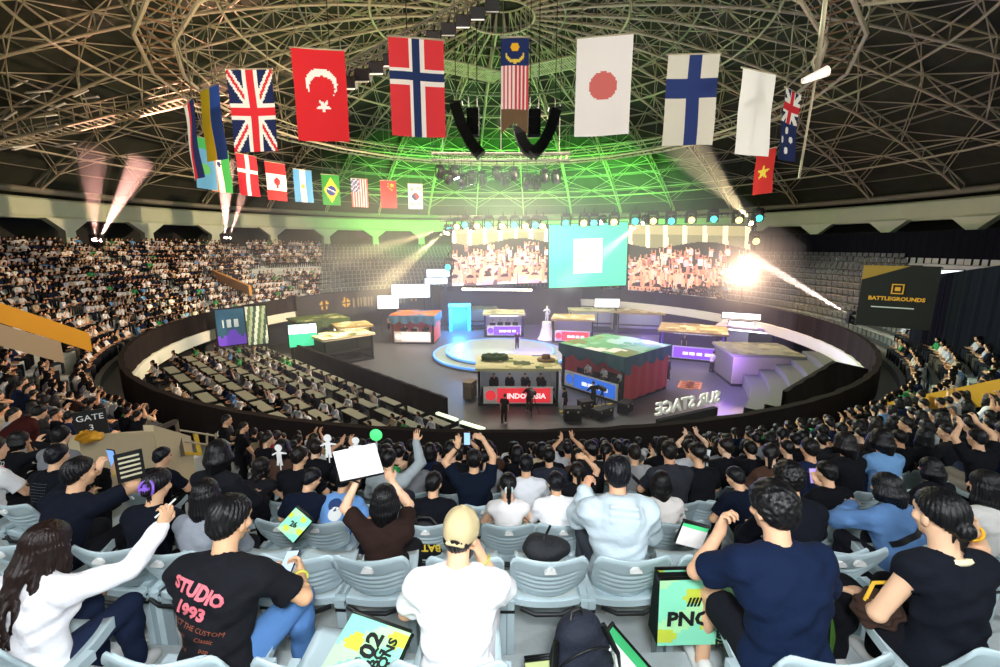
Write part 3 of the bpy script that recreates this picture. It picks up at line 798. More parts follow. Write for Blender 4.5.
def panel(nm, lab, cat, c, w, h, yaw, m, frame=.08, depth=.16, group=None, foot=True, pic=None, n=(20, 14)):
    """a board or LED panel with a frame; c = centre"""
    t = thing(nm, lab, cat, c, yaw, group)
    mb = MB()
    if pic: mb.grid(lambda u, v: ((u - .5) * w, -depth / 2 - .01, (.5 - v) * h), n[0], n[1], pic, smooth=False)
    else: mb.box((0, -depth / 2, 0), (w, .02, h))
    obj('display', mb, m, t)
    mb = MB(); mb.box((0, 0, 0), (w + 2 * frame, depth, h + 2 * frame)); obj('casing', mb, M_dark, t)
    if foot:
        for k in (-1, 1):
            mb = MB(); mb.tube([(k * w * .35, .05, -h / 2), (k * w * .35, .05, -c[2])], .05, 5); obj('leg', mb, M_black, t)
    return t
def strips(cols, rows=True):
    return lambda u, v: cols[int((v if rows else u) * len(cols) * .999)]
P_ = at_y(303, 335, 37)
panel('score_screen', 'small bright green and white score screen on legs at the left of the floor', 'screen', P_, 2.2, 1.9, .5, mat('screen_1.4', rough=.4, emit=1.4, attr=True), pic=lambda u, v: 'f2f8f4' if v < .42 and int(u * 9 + v * 7) % 3 else ('39c890' if v > .42 else '9fd8c8'))
for px, py, w, h, Y, lab in ((438, 273, 2.6, .9, 52, 'upper'), (436, 281, 2.6, .7, 52, 'lower'), (411, 291, 4.2, 1.5, 50, 'long'), (388, 302, 2.2, 1.4, 48, 'square')):
    panel('score_screen', {'upper': 'glowing blue-white strip screen left of the left crowd screen, upper of two', 'lower': 'glowing blue-white strip screen left of the left crowd screen, lower of two', 'long': 'long white lit panel high behind the booth with the red and blue roof', 'square': 'small white lit panel between the long white panel and the stands'}[lab], 'screen', at_y(px, py, Y), w, h, .25, M_em('e4f4ff', 1.6))
panel('white_board', 'blank white lit board standing above the back-row booths', 'board', at_y(607, 303, 53), 2.9, 1.0, -.1, M_em('f4fbff', 1.3))
for px, py, w, lab in ((745, 321, 3.6, 'lower'), (742, 316, 3.2, 'upper')):
    panel('light_strip', 'bright white light strip over the purple and white booth, %s of two' % lab, 'light', at_y(px + (6 if w > 3.5 else 0), py + (4 if w > 3.5 else 0), 40), w, .5, -.5, M_em('fff8ff', 3), foot=False)
# blue lit entrance
e = at_y(460, 326, 52); e.z = 0
t = thing('lit_gateway', 'blue glowing entrance arch left of the purple-signed booth', 'gateway', e, .15)
for k in (-1, 1):
    mb = MB(); mb.box((k * 1.1, 0, 1.5), (.35, .5, 3)); obj('pillar', mb, M_em('2f8cf0', 1.6), t)
mb = MB(); mb.box((0, 0, 3.1), (2.6, .5, .4)); obj('lintel', mb, M_em('4fb0ff', 2), t)
mb = MB(); mb.box((0, .4, 1.5), (2.2, .06, 3)); obj('curtain', mb, M_col('2a6ab8', .8), t)
light('POINT', 'gateway_glow', e + Vector((0, -1.5, 2)), None, 2600, '3fa8ff', shadow_soft_size=.4)
light('POINT', 'purple_glow', at_z(665, 352, 2.2) + Vector((-1.5, -1, 1)), None, 2600, '8a5aff', shadow_soft_size=.4)
light('POINT', 'purple_glow', at_z(537, 336, 2.2), None, 1200, '8a5aff', shadow_soft_size=.4)
light('POINT', 'purple_glow', at_z(735, 352, 2.4) + Vector((-1.2, -1.6, 0)), None, 500, '9a6aff', shadow_soft_size=.4)
# plinth with white statue is completed with the people (needs a figure)
# leaning poster boards on the lower wall at the left
c = at_y(241, 327, 36)
panel('poster_board', 'blue and purple lit poster board tilted at the left edge of the floor', 'poster', c + Vector((-.8, 0, 0)), 2.1, 3.0, .75, mat('screen_0.5', rough=.4, emit=.5, attr=True), pic=lambda u, v: 'e6efe6' if .25 < v < .52 and .18 < u < .8 and int(u * 12) % 3 else ('7a4fd8' if v > .66 + .1 * math.sin(u * 9) else '2f6078'))
panel('poster_board', 'tall green and white lit poster board next to the blue and purple one', 'poster', c + Vector((1.15, .3, .1)), 1.5, 3.2, .6, mat('screen_0.5', rough=.4, emit=.5, attr=True), pic=lambda u, v: ['dfe8cf', '5f7a50', 'aab890', '3c5a48'][int(u * 7 + v * 2.3) % 4])
# dark banner with yellow emblems along the far left parapet
a0, a1 = [(lambda p: math.atan2(p.x, CY - p.y))(at_r(px, 300, 23.2, True)) for px in (296, 440)]
t = thing('wall_banner', 'long dark brown banner with yellow emblems along the far curved wall', 'banner', C0)
def ban(u, v):
    x = u * 16
    for k in (3.0, 5.4, 9.5, 13):
        if abs(x - k) * .55 + abs(v - .45) < .3: return 'c9a440' if abs(x - k) > .1 and abs(v - .45) > .05 else '4a3c20'
    if .3 < v < .7 and (6.2 < x < 8.6 or 10.2 < x < 12.2) and int(x * 5) % 2: return '8a7c50'
    return '3a3626'
mb = MB().grid(lambda u, v: pol(23.2, a0 + (a1 - a0) * u, 4.75 - 2.6 * v) - Vector(C0), 96, 14, ban); obj('cloth', mb, M_print, t)
mb = MB(); mb.tube([pol(23.22, a0 + (a1 - a0) * i / 20, 4.8) - Vector(C0) for i in range(21)], .05, 5); obj('top_rail', mb, M_black, t)

# black divider wall between the table seats and the stage floor
W0, W1 = Vector((-18.2, 37.6, 0)), Vector((-3.0, 23.3, 0))
wd = (W1 - W0).normalized(); wn = Vector((wd.y, -wd.x, 0));
if wn.y > 0: wn = -wn
mb = MB(); n = 60
vs = []
for i in range(n + 1):
    p = W0.lerp(W1, i / n) + wn * .04 * math.sin(i * 1.7); vs += [(p.x, p.y, 0), (p.x, p.y, 1.75), (p.x - wn.x * .2, p.y - wn.y * .2, 1.75), (p.x - wn.x * .2, p.y - wn.y * .2, 0)]
mb.add(vs, [(4 * i + q, 4 * i + q + 1, 4 * i + 5 + q, 4 * i + 4 + q) for i in range(n) for q in range(3)])
struct('wall_divider', mb, M_drape)
# terraces with tables for the floor audience
TB = []
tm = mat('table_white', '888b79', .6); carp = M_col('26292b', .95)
tab = MB()
for j in range(7):
    z = .3 + .42 * j; off = 1.6 + 1.75 * j
    L0_, L1_ = W0 + wn * off, W1 + wn * off
    pts = [L0_.lerp(L1_, i / 40) for i in range(-12, 53)]
    pts = [p for p in pts if (p - Vector(C0)).length < 22.6]
    if len(pts) < 3: continue
    a, b = pts[0], pts[-1]; mid = (a + b) / 2
    mb = MB(); R = Matrix((wd, -wn, Vector((0, 0, 1)))).transposed()
    mb.box((mid.x, mid.y, z / 2), ((b - a).length, 1.75, z), R); struct('floor_terrace', mb, carp)
    TB.append((a, b, z))
def make_table():
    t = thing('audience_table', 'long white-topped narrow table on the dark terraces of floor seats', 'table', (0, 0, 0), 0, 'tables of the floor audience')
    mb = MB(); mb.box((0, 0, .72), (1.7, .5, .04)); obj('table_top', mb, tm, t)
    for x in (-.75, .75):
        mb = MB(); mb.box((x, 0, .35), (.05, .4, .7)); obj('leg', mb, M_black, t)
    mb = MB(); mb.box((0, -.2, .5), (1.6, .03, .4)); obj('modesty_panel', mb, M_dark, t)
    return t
tbl = make_table(); TSEAT = []; first = True; yaw_t = math.atan2(wd.y, wd.x)
for a, b, z in TB:
    L = (b - a).length; n = int(L / 2.1)
    for i in range(n):
        p = a.lerp(b, (i + .5) / n); q = p - wn * .35
        qq = proj((q.x, q.y, z + .75))
        if not qq or not 120 < qq[0] < 470: continue
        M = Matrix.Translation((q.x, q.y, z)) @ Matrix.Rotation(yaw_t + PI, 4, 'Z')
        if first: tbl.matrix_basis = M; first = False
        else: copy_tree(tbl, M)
        for s in (-.5, .5): TSEAT.append((q + wn * .65 + wd * s, z, qq[0]))
# bright low step lights near the front edge
for (x0, y0, x1, y1), lab in (((437, 413, 457, 420), 'upper'), ((461, 422, 484, 429), 'lower')):
    p, q = at_z(x0, y0, .9), at_z(x1, y1, .9)
    t = thing('step_light', 'bright pale strip light on the floor steps before the parapet, %s of two' % lab, 'light', p)
    mb = MB(); mb.bar((0, 0, 0), q - p, .22, .1); obj('tube', mb, M_em('efffdc', 1.1), t)
    mb = MB(); mb.bar((0, 0, -.5), q - p + Vector((0, 0, -.5)), .25, .8); obj('riser_box', mb, M_dark, t)

# free-standing letters, seen from behind
p, q = at_z(658, 419, .6), at_z(716, 406, .6)
d = (q - p); L = d.length; d.normalize()
t = thing('letter_sign', 'tall white outlined letters SUR STAGE seen from behind on the floor', 'sign', (p + q) / 2, 0)
M = Matrix((-d, Vector((0, 0, 1)), (-d).cross(Vector((0, 0, 1))))).transposed().to_4x4(); M.translation = Vector((0, 0, .55))
lettering('SUR STAGE', 1.02, mat('letter_white', 'e8e8e0', .5, emit=.25), t, M, extrude=.06, bold=.02)
mb = MB(); mb.bar((p - (p + q) / 2) + Vector((0, 0, -.3)), (q - (p + q) / 2) + Vector((0, 0, -.3)), .3, .5); obj('base_rail', mb, M_dark, t)
# orange printed mats on the floor
for px, lab in ((686, 'left'), (694, 'right')):
    c = at_z(px, 385, .02)
    t = thing('floor_mat', 'orange printed mat on the dark floor before the purple booth, %s one' % lab, 'mat', c, -.5)
    mb = MB(); mb.box((0, 0, 0), (1.0, 1.9, .03)); obj('sheet', mb, M_col('c98a4a', .8), t)
    mb = MB()
    for i in range(4): mb.box((0, -.7 + i * .45, .02), (.7, .2, .012))
    obj('print', mb, M_col('7a3c20', .8), t)['kind'] = 'stuff'
# yellow floor edge line between booths
mb = MB(); mb.bar(at_z(560, 412, .25), at_z(612, 404, .25), .16, .1); o = obj('trim_1', mb, M_col('c9b23c', .7)); o['kind'] = 'structure'

# right side: retractable seat block behind a black draped wall
def dwall(nm, pts, z0, m=M_drape):
    mb = MB(); vs = []; k = 0
    for a, b in zip(pts[:-1], pts[1:]):
        n = 24
        for i in range(n + (b is pts[-1])):
            p = a.lerp(b, i / n); w_ = .06 * math.sin(k * 1.1); k += 1
            vs += [(p.x + w_, p.y, z0), (p.x + w_, p.y, p.z), (p.x + w_ * .2, p.y + .25, p.z), (p.x + w_ * .2, p.y + .25, z0)]
    n = len(vs) // 4
    mb.add(vs, [(4 * i + q, 4 * i + 4 + q, 4 * i + 5 + q, 4 * i + 1 + q) for i in range(n - 1) for q in range(3)])
    return struct(nm, mb, m)
dwall('wall_seat_block', [at_d(786, 392, 25), at_d(836, 362, 27), at_d(868, 369, 27.5)], 0)
mb = MB()
a0, a1 = [(lambda p: math.atan2(p.x, CY - p.y))(at_r(px, 345, 22, f)) for px, f in ((800, True), (862, True))]
for j in range(5):
    r0 = 23.2 - j * 1.0
    mb.lathe([(r0 - 1.0, 0), (r0 - 1.0, 2.6 - .42 * j), (r0, 2.6 - .42 * j)], C0, 24, a0 - PI / 2, a1 - PI / 2)
struct('floor_seat_block', mb, M_col('5c6258', .8))
# black curtain over the upper rows at the right, and the big black banner on it
def arc(r, px0, px1, z, n=10, far=True):
    b0, b1 = [(lambda p: math.atan2(p.x, CY - p.y))(at_r(px, 260, r, far)) for px in (px0, px1)]
    return [pol(r, b0 + (b1 - b0) * i / n, z) for i in range(n + 1)]
CUR = mat('curtain_navy', '14171d', .95, spec=.05)
dwall('wall_curtain', arc(36.5, 745, 1040, 11.2), 7.5, CUR)
dwall('wall_curtain_tall', [at_d(924, 277, 33), at_d(962, 272, 31), at_d(1030, 262, 29)], 4.5, CUR)
c = at_d(896, 297, 31)
t = thing('banner_board', 'black upright banner with gold emblem and lettering over the right stand', 'banner', c, -.62)
bw, bh = 3.0, 3.2
mb = MB(); mb.box((0, 0, 0), (bw, .2, bh)); obj('board', mb, M_col('1b1c1a', .7), t)
mb = MB(); mb.prism([(-bw / 2, -.105), (-bw / 2 + .02, -.105), (-bw / 2 + .02, -.11), (-bw / 2, -.11)], bh / 2 - .05, bh / 2)
mb.add([(-bw / 2, -.11, bh / 2), (bw * .12, -.11, bh / 2), (-bw / 2, -.11, bh / 2 - .75)], [(0, 2, 1)]); obj('corner_print', mb, M_col('b08a3a', .7), t)
MX = Matrix.Rotation(PI / 2, 4, 'X'); gold = mat('gold_glow_print', 'd8a030', .6, emit=.25)  # gold print given a faint glow of its own
mb = MB()
for x in (-1, 1): mb.box((x * .22, -.12, .42), (.05, .02, .5))
for z in (.19, .65): mb.box((0, -.12, z), (.49, .02, .05))
mb.box((0, -.12, .42), (.22, .02, .2)); obj('emblem', mb, gold, t)['kind'] = 'stuff'
lettering('BATTLEGROUNDS', .27, gold, t, Matrix.Translation((0, -.12, -.1)) @ MX, bold=.01)
mb = MB(); mb.box((-.1, -.12, -.55), (1.7, .02, .06)); obj('underline', mb, M_white, t)
for px, py, wq in ((913, 271, .6), (929, 273, .9), (945, 275, 1.3)):
    p = at_d(px, py, 32.5)
    t = thing('glowing_sign', 'small white lit panel on the black curtain above the banner, %s' % {913: 'the narrow one', 929: 'the middle one', 945: 'the widest one'}[px], 'lit panel', p, -.7)
    mb = MB(); mb.box((0, -.1, 0), (wq, .03, .5)); obj('face', mb, M_em('f4f8ff', 1.2), t)
    mb = MB(); mb.box((0, 0, 0), (wq + .1, .14, .6)); obj('box', mb, M_dark, t)

# vomitory walls and stair flanks in the stands
def slab(nm, a, b, hgt, thick, m, lab=None, cat=None, base=None):
    """a wall following the slope of the stand from a to b"""
    a, b = Vector(a), Vector(b); d = (b - a); d.z = 0; s = Vector((-d.y, d.x, 0)).normalized() * thick / 2
    vs = []
    for p, hh in ((a, hgt), (b, hgt)):
        for k in (-1, 1):
            vs += [p + s * k - Vector((0, 0, base or hh)), p + s * k + Vector((0, 0, 0))]
    mb = MB().add(vs, [(0, 1, 3, 2), (4, 6, 7, 5), (0, 4, 5, 1), (2, 3, 7, 6), (1, 5, 7, 3), (0, 2, 6, 4)])
    o = obj(nm, mb, m)
    if lab: tag(o, lab, cat)
    else: o['kind'] = 'structure'
    return o
YW = mat('yellow_wall', 'e0a422', .7, vary=.08, bscale=2); BW = mat('beige_wall', 'b9a888', .8, vary=.08, bscale=2)
slab('wall_stair_yellow', at_d(-20, 296, 26), at_d(88, 333, 27), .85, .25, YW)
slab('wall_stair_beige', at_d(-20, 318, 25.6), at_d(60, 342, 26), .9, .25, BW)
slab('wall_stair_orange', at_d(213, 270, 54), at_d(250, 286, 49), .9, .3, M_col('c08a3a'))
slab('wall_stair_tiled', at_d(884, 403, 20.5), at_d(1030, 373, 18.5), .75, .25, mat('yellow_tile', 'cf9a28', .6, vary=.15, bscale=6))
# ================================================================== FIGURES
def v3(*a): return np.array(a if len(a) > 1 else a[0], dtype=np.float64)
def nrm(v): return v / (np.linalg.norm(v) + 1e-9)
def rotm(yaw=0, pitch=0, roll=0):
    """columns = right, forward, up; yaw + turns left, pitch + looks down, roll + tips to the right (degrees)"""
    M = Matrix.Rotation(math.radians(yaw), 3, 'Z') @ Matrix.Rotation(-math.radians(pitch), 3, 'X') @ Matrix.Rotation(math.radians(roll), 3, 'Y')
    return np.array(M)
class SDF:
    def __init__(s, lo, hi, h):
        s.h = h; s.lo = v3(lo); s.n = np.ceil((v3(hi) - s.lo) / h).astype(int) + 1
        s.d = np.full(s.n, 9., np.float32)
        s.ax = [(s.lo[i] + h * np.arange(s.n[i])).astype(np.float32) for i in range(3)]
    def sub(s, lo, hi):
        a = np.clip(np.floor((lo - s.lo) / s.h).astype(int), 0, s.n); b = np.clip(np.ceil((hi - s.lo) / s.h).astype(int) + 1, 0, s.n)
        sl = tuple(slice(a[i], b[i]) for i in range(3))
        if any(b[i] <= a[i] for i in range(3)): return None, None
        return sl, (s.ax[0][sl[0]][:, None, None], s.ax[1][sl[1]][None, :, None], s.ax[2][sl[2]][None, None, :])
    def blend(s, sl, D, k):
        d = s.d[sl]
        if k <= 0: s.d[sl] = np.minimum(d, D); return
        h = np.clip(.5 + .5 * (D - d) / k, 0, 1)
        far = np.abs(D - d) > k
        s.d[sl] = np.where(far, np.minimum(d, D), D + (d - D) * h - k * h * (1 - h))
    def cap(s, a, b, ra, rb=None, k=.02):
        rb = ra if rb is None else rb; a, b = v3(a), v3(b); R = max(ra, rb) + k + 3 * s.h
        sl, P = s.sub(np.minimum(a, b) - R, np.maximum(a, b) + R)
        if sl is None: return s
        s.blend(sl, s.dcap(P, a, b, ra, rb), k); return s
    @staticmethod
    def dcap(P, a, b, ra, rb):
        ab = b - a; L2 = ab @ ab + 1e-12
        p = [(P[i] - np.float32(a[i])) for i in range(3)]
        t = np.clip((p[0] * np.float32(ab[0]) + p[1] * np.float32(ab[1]) + p[2] * np.float32(ab[2])) / np.float32(L2), 0, 1)
        return np.sqrt(sum((p[i] - t * np.float32(ab[i])) ** 2 for i in range(3))) - (ra + (rb - ra) * t)
    @staticmethod
    def dell(P, c, r, R):
        q = [(P[i] - np.float32(c[i])) for i in range(3)]
        loc = q if R is None else [sum(q[i] * np.float32(R[i, j]) for i in range(3)) for j in range(3)]
        k0 = np.sqrt(sum((loc[i] / r[i]) ** 2 for i in range(3))); k1 = np.sqrt(sum((loc[i] / r[i] ** 2) ** 2 for i in range(3))) + 1e-6
        return k0 * (k0 - 1) / k1
    def ell(s, c, r, R=None, k=.02):
        c = v3(c); m = max(r) + k + 3 * s.h
        sl, P = s.sub(c - m, c + m)
        if sl is None: return s
        s.blend(sl, s.dell(P, c, r, R), k); return s
    def P(s): return s.ax[0][:, None, None], s.ax[1][None, :, None], s.ax[2][None, None, :]
    def cut(s, D): s.d = np.maximum(s.d, D).astype(np.float32); return s
    def minus_cap(s, a, b, ra, rb=None):
        a, b = v3(a), v3(b); R = max(ra, rb or ra) + 3 * s.h
        sl, P = s.sub(np.minimum(a, b) - R, np.maximum(a, b) + R)
        if sl is not None: s.d[sl] = np.maximum(s.d[sl], -s.dcap(P, a, b, ra, rb or ra))
        return s
    def minus_ell(s, c, r, R=None):
        c = v3(c); m = max(r) + 3 * s.h; sl, P = s.sub(c - m, c + m)
        if sl is not None: s.d[sl] = np.maximum(s.d[sl], -s.dell(P, c, r, R))
        return s
    def wrinkle(s, amp, f=28., seed=0):
        X, Y, Z = s.P(); o = seed * 1.7
        w = np.sin(f * (X * .6 + Z * .9) + 2.2 * np.sin(9 * Y + 7 * X + o) + o) * np.sin(f * .45 * (Y + .5 * Z) + 1.3 * np.sin(11 * X + o)) + .6 * np.sin(f * 1.7 * (Z - .5 * X) + 2 * np.sin(8 * X + 6 * Z + o))
        s.d = (s.d + amp * w).astype(np.float32); return s
    def mesh(s, name, mats, colf=None):
        d = np.clip(s.d, -4 * s.h, 4 * s.h); g = openvdb.FloatGrid(4 * s.h); g.copyFromArray(np.ascontiguousarray(d))
        g.gridClass = 'level set'
        pts, tris, quads = g.convertToPolygons(isovalue=0.0, adaptivity=0.0)
        pts = pts * s.h + s.lo
        me = bpy.data.meshes.new(name)
        nq, nt = len(quads), len(tris)
        me.vertices.add(len(pts)); me.vertices.foreach_set('co', pts.astype(np.float32).ravel())
        loops = np.concatenate([quads[:, ::-1].ravel(), tris[:, ::-1].ravel()]).astype(np.int32)
        me.loops.add(len(loops)); me.loops.foreach_set('vertex_index', loops)
        me.polygons.add(nq + nt)
        me.polygons.foreach_set('loop_start', np.concatenate([np.arange(nq) * 4, nq * 4 + np.arange(nt) * 3]).astype(np.int32))
        me.polygons.foreach_set('use_smooth', np.ones(nq + nt, bool))
        me.update(calc_edges=True); me.validate()
        for m in (mats if isinstance(mats, (list, tuple)) else [mats]): me.materials.append(m)
        return me

def ik(a, t, l1, l2, pole):
    d = t - a; L = np.linalg.norm(d)
    if L > (l1 + l2) * .995: t = a + d / L * (l1 + l2) * .995; d = t - a; L = np.linalg.norm(d)
    u = d / L; x = (l1 * l1 - l2 * l2 + L * L) / (2 * L); y = math.sqrt(max(1e-6, l1 * l1 - x * x))
    p = pole - u * (pole @ u); p = nrm(p)
    return a + u * x + p * y, t

DEF = dict(lean=4, side=0, twist=0, hunch=10, hyaw=0, hpitch=6, hroll=0, stand=False, fem=False, fat=1.0,
           L=(-.11, .36, .68), R=(.11, .36, .68), Lp=(-.9, -.35, -.5), Rp=(.9, -.35, -.5), Lh=None, Rh=None, Lc=35, Rc=35, knees=.14, kneez=.55)
def skeleton(q):
    s = dict(DEF); s.update(q); J = {}
    pz = .93 if s['stand'] else .54
    P = v3(0, 0, pz); S = rotm(0, s['lean'], s['side']); S2 = rotm(s['twist'], s['lean'] + s['hunch'], s['side'])
    J['P'] = P; J['waist'] = P + S @ v3(0, .0, .17); J['chest'] = J['waist'] + S2 @ v3(0, -.01, .17); J['neck'] = J['chest'] + S2 @ v3(0, -.005, .17)
    J['S'], J['S2'] = S, S2
    w = .165 if s['fem'] else .185
    for k, n in ((-1, 'L'), (1, 'R')): J['sh' + n] = J['neck'] + S2 @ v3(k * w, .0, -.078)
    H = rotm(s['hyaw'] + s['twist'] * .7, s['hpitch'], s['hroll']); J['H'] = H
    J['head'] = J['neck'] + rotm(0, s['lean'] * .6 + s['hunch'] * .6 + s['hpitch'] * .35, s['side'] * .6 + s['hroll'] * .5) @ v3(0, .03, .085) + H @ v3(0, .0, .092)
    for n in 'LR':
        J['el' + n], J['wr' + n] = ik(J['sh' + n], v3(s[n]), .285, .25, v3(s[n + 'p']))
        k = -1 if n == 'L' else 1
        J['hip' + n] = P + v3(k * .09, .02, -.01)
        if s['stand']: J['kn' + n] = v3(k * .10, .02, .49); J['an' + n] = v3(k * .11, -.02, .08)
        else: J['kn' + n] = v3(k * s['knees'], .43, s['kneez']); J['an' + n] = v3(k * s['knees'] * .95, .42, .09)
    J['s'] = s
    return J
def bounds(J, m=.2):
    pts = np.array([v for k, v in J.items() if isinstance(v, np.ndarray) and v.shape == (3,)])
    return pts.min(0) - m, pts.max(0) + m
def hand(g, wr, fdir, palm, side, curl, k=.008):
    """five separate fingers; palm = direction the palm faces, side = -1 left hand, 1 right hand"""
    y = nrm(fdir); n = nrm(palm - y * (palm @ y)); x = np.cross(y, n) * side          # x points to the thumb side
    x = -x
    R = np.stack([x, y, n], 1)
    g.cap(wr, wr + y * .03, .026, .028, .015)
    c = wr + y * .055
    g.ell(c, (.041, .05, .0165), R, .014)
    for i, (o, L) in enumerate(((.031, .068), (.011, .078), (-.010, .073), (-.030, .057))):
        b = wr + y * (.092 - abs(i - 1.2) * .004) + x * o; a = math.radians(curl * (.55 + .1 * i)); spread = (1.2 - i) * .06
        p = b
        for sg, r0, r1 in ((.45, .0095, .009), (.32, .009, .0082), (.25, .0082, .007)):
            d = nrm(y * math.cos(a) + n * math.sin(a) + x * spread); e = p + d * L * sg * 1.05; g.cap(p, e, r0, r1, k * .5); p = e; a += math.radians(curl * .8)
    b = wr + y * .025 + x * .03; m = b + nrm(y * .7 + x * .75 + n * .25) * .042; e = m + nrm(y * .9 + x * .25 + n * (.2 + curl / 90)) * .034
    g.cap(b, m, .0125, .0105, .01); g.cap(m, e, .0105, .0085, .004)
    return R
def arm_palm(J, n):
    s = J['s']; k = -1 if n == 'L' else 1
    f = nrm(J['wr' + n] - J['el' + n]); hd = s[n + 'h']
    if hd is None: return f * .9 + v3(0, .2, 0), v3(0, .25, -1.)
    return v3(hd[:3]), v3(hd[3:])
def torso(g, J, t=0., k=.05):
    s = J['s']; f = s['fat']; S, S2 = J['S'], J['S2']
    g.ell(J['P'] + S @ v3(0, -.01, .0), ((.17 if s['fem'] else .16) * f + t, .125 * f + t, .125 + t), S, k)
    g.ell(J['waist'], (.135 * f + t, .10 * f + t, .15 + t), S, k)
    g.ell(J['chest'] + S2 @ v3(0, 0, -.01), ((.145 if s['fem'] else .165) * f + t, .112 * f + t, .17 + t), S2, k)
    for n in 'LR':
        kk = -1 if n == 'L' else 1
        g.cap(J['neck'] + S2 @ v3(kk * .045, -.008, -.035), J['sh' + n] + S2 @ v3(0, 0, .0), .052 + t, .054 + t, k)
        g.ell(J['chest'] + S2 @ v3(kk * .075, -.055, .04), (.075 + t * .6, .05 + t * .5, .10 + t * .6), S2, k)     # shoulder blades
    if s['fem']: 
        for kk in (-1, 1): g.ell(J['chest'] + S2 @ v3(kk * .07, .085, -.02), (.06 + t, .055 + t, .06 + t), S2, .03)
def head_sdf(g, J):
    H, c = J['H'], J['head']; w = lambda *p: c + H @ v3(*p)
    g.cap(J['neck'] + J['S2'] @ v3(0, .0, -.04), w(0, -.02, -.06), .060, .054, .02)
    g.ell(w(0, -.012, .022), (.074, .093, .088), H, .02)
    g.ell(w(0, .030, -.045), (.056, .062, .072), H, .03)
    g.ell(w(0, .058, -.105), (.026, .022, .018), H, .02)                               # chin
    g.ell(w(0, .066, .03), (.058, .026, .03), H, .025)                                  # forehead and brow
    for k in (-1, 1):
        g.ell(w(k * .05, .055, -.03), (.022, .022, .02), H, .02)                        # cheeks
        g.ell(w(k * .078, -.008, -.022), (.010, .022, .033), H, .006)                   # ears
        g.minus_ell(w(k * .031, .098, -.003), (.016, .014, .011), H)
    g.cap(w(0, .09, .0), w(0, .107, -.035), .009, .013, .012)                           # nose
    for z, r in ((-.066, .0065), (-.076, .0075)): g.cap(w(-.018, .084, z), w(.018, .084, z), r, r, .006)
def body_mesh(J, h, name='person', hands=True):
    lo, hi = bounds(J, .19); g = SDF(lo, hi, h)
    torso(g, J, 0)
    for n in 'LR':
        k = -1 if n == 'L' else 1
        g.cap(J['sh' + n], J['el' + n], .050, .040, .03); g.cap(J['el' + n], J['wr' + n], .040, .027, .015)
        g.ell(J['el' + n] + (J['wr' + n] - J['el' + n]) * .25, (.036, .036, .05), None, .02)
        if hands:
            f, p = arm_palm(J, n); J['hand' + n] = (J['wr' + n], nrm(f), nrm(p)); hand(g, J['wr' + n], f, p, k, J['s'][n + 'c'])
        g.cap(J['hip' + n], J['kn' + n], .085, .058, .04); g.cap(J['kn' + n], J['an' + n], .056, .038, .03)
        g.ell(J['kn' + n] * .7 + J['an' + n] * .3 + v3(0, -.02, 0), (.055, .06, .11), None, .03)
        g.cap(J['an' + n] + v3(0, -.03, -.04), J['an' + n] + v3(0, .13, -.055), .035, .028, .03)
    head_sdf(g, J)
    return g.mesh(name, M_skin)
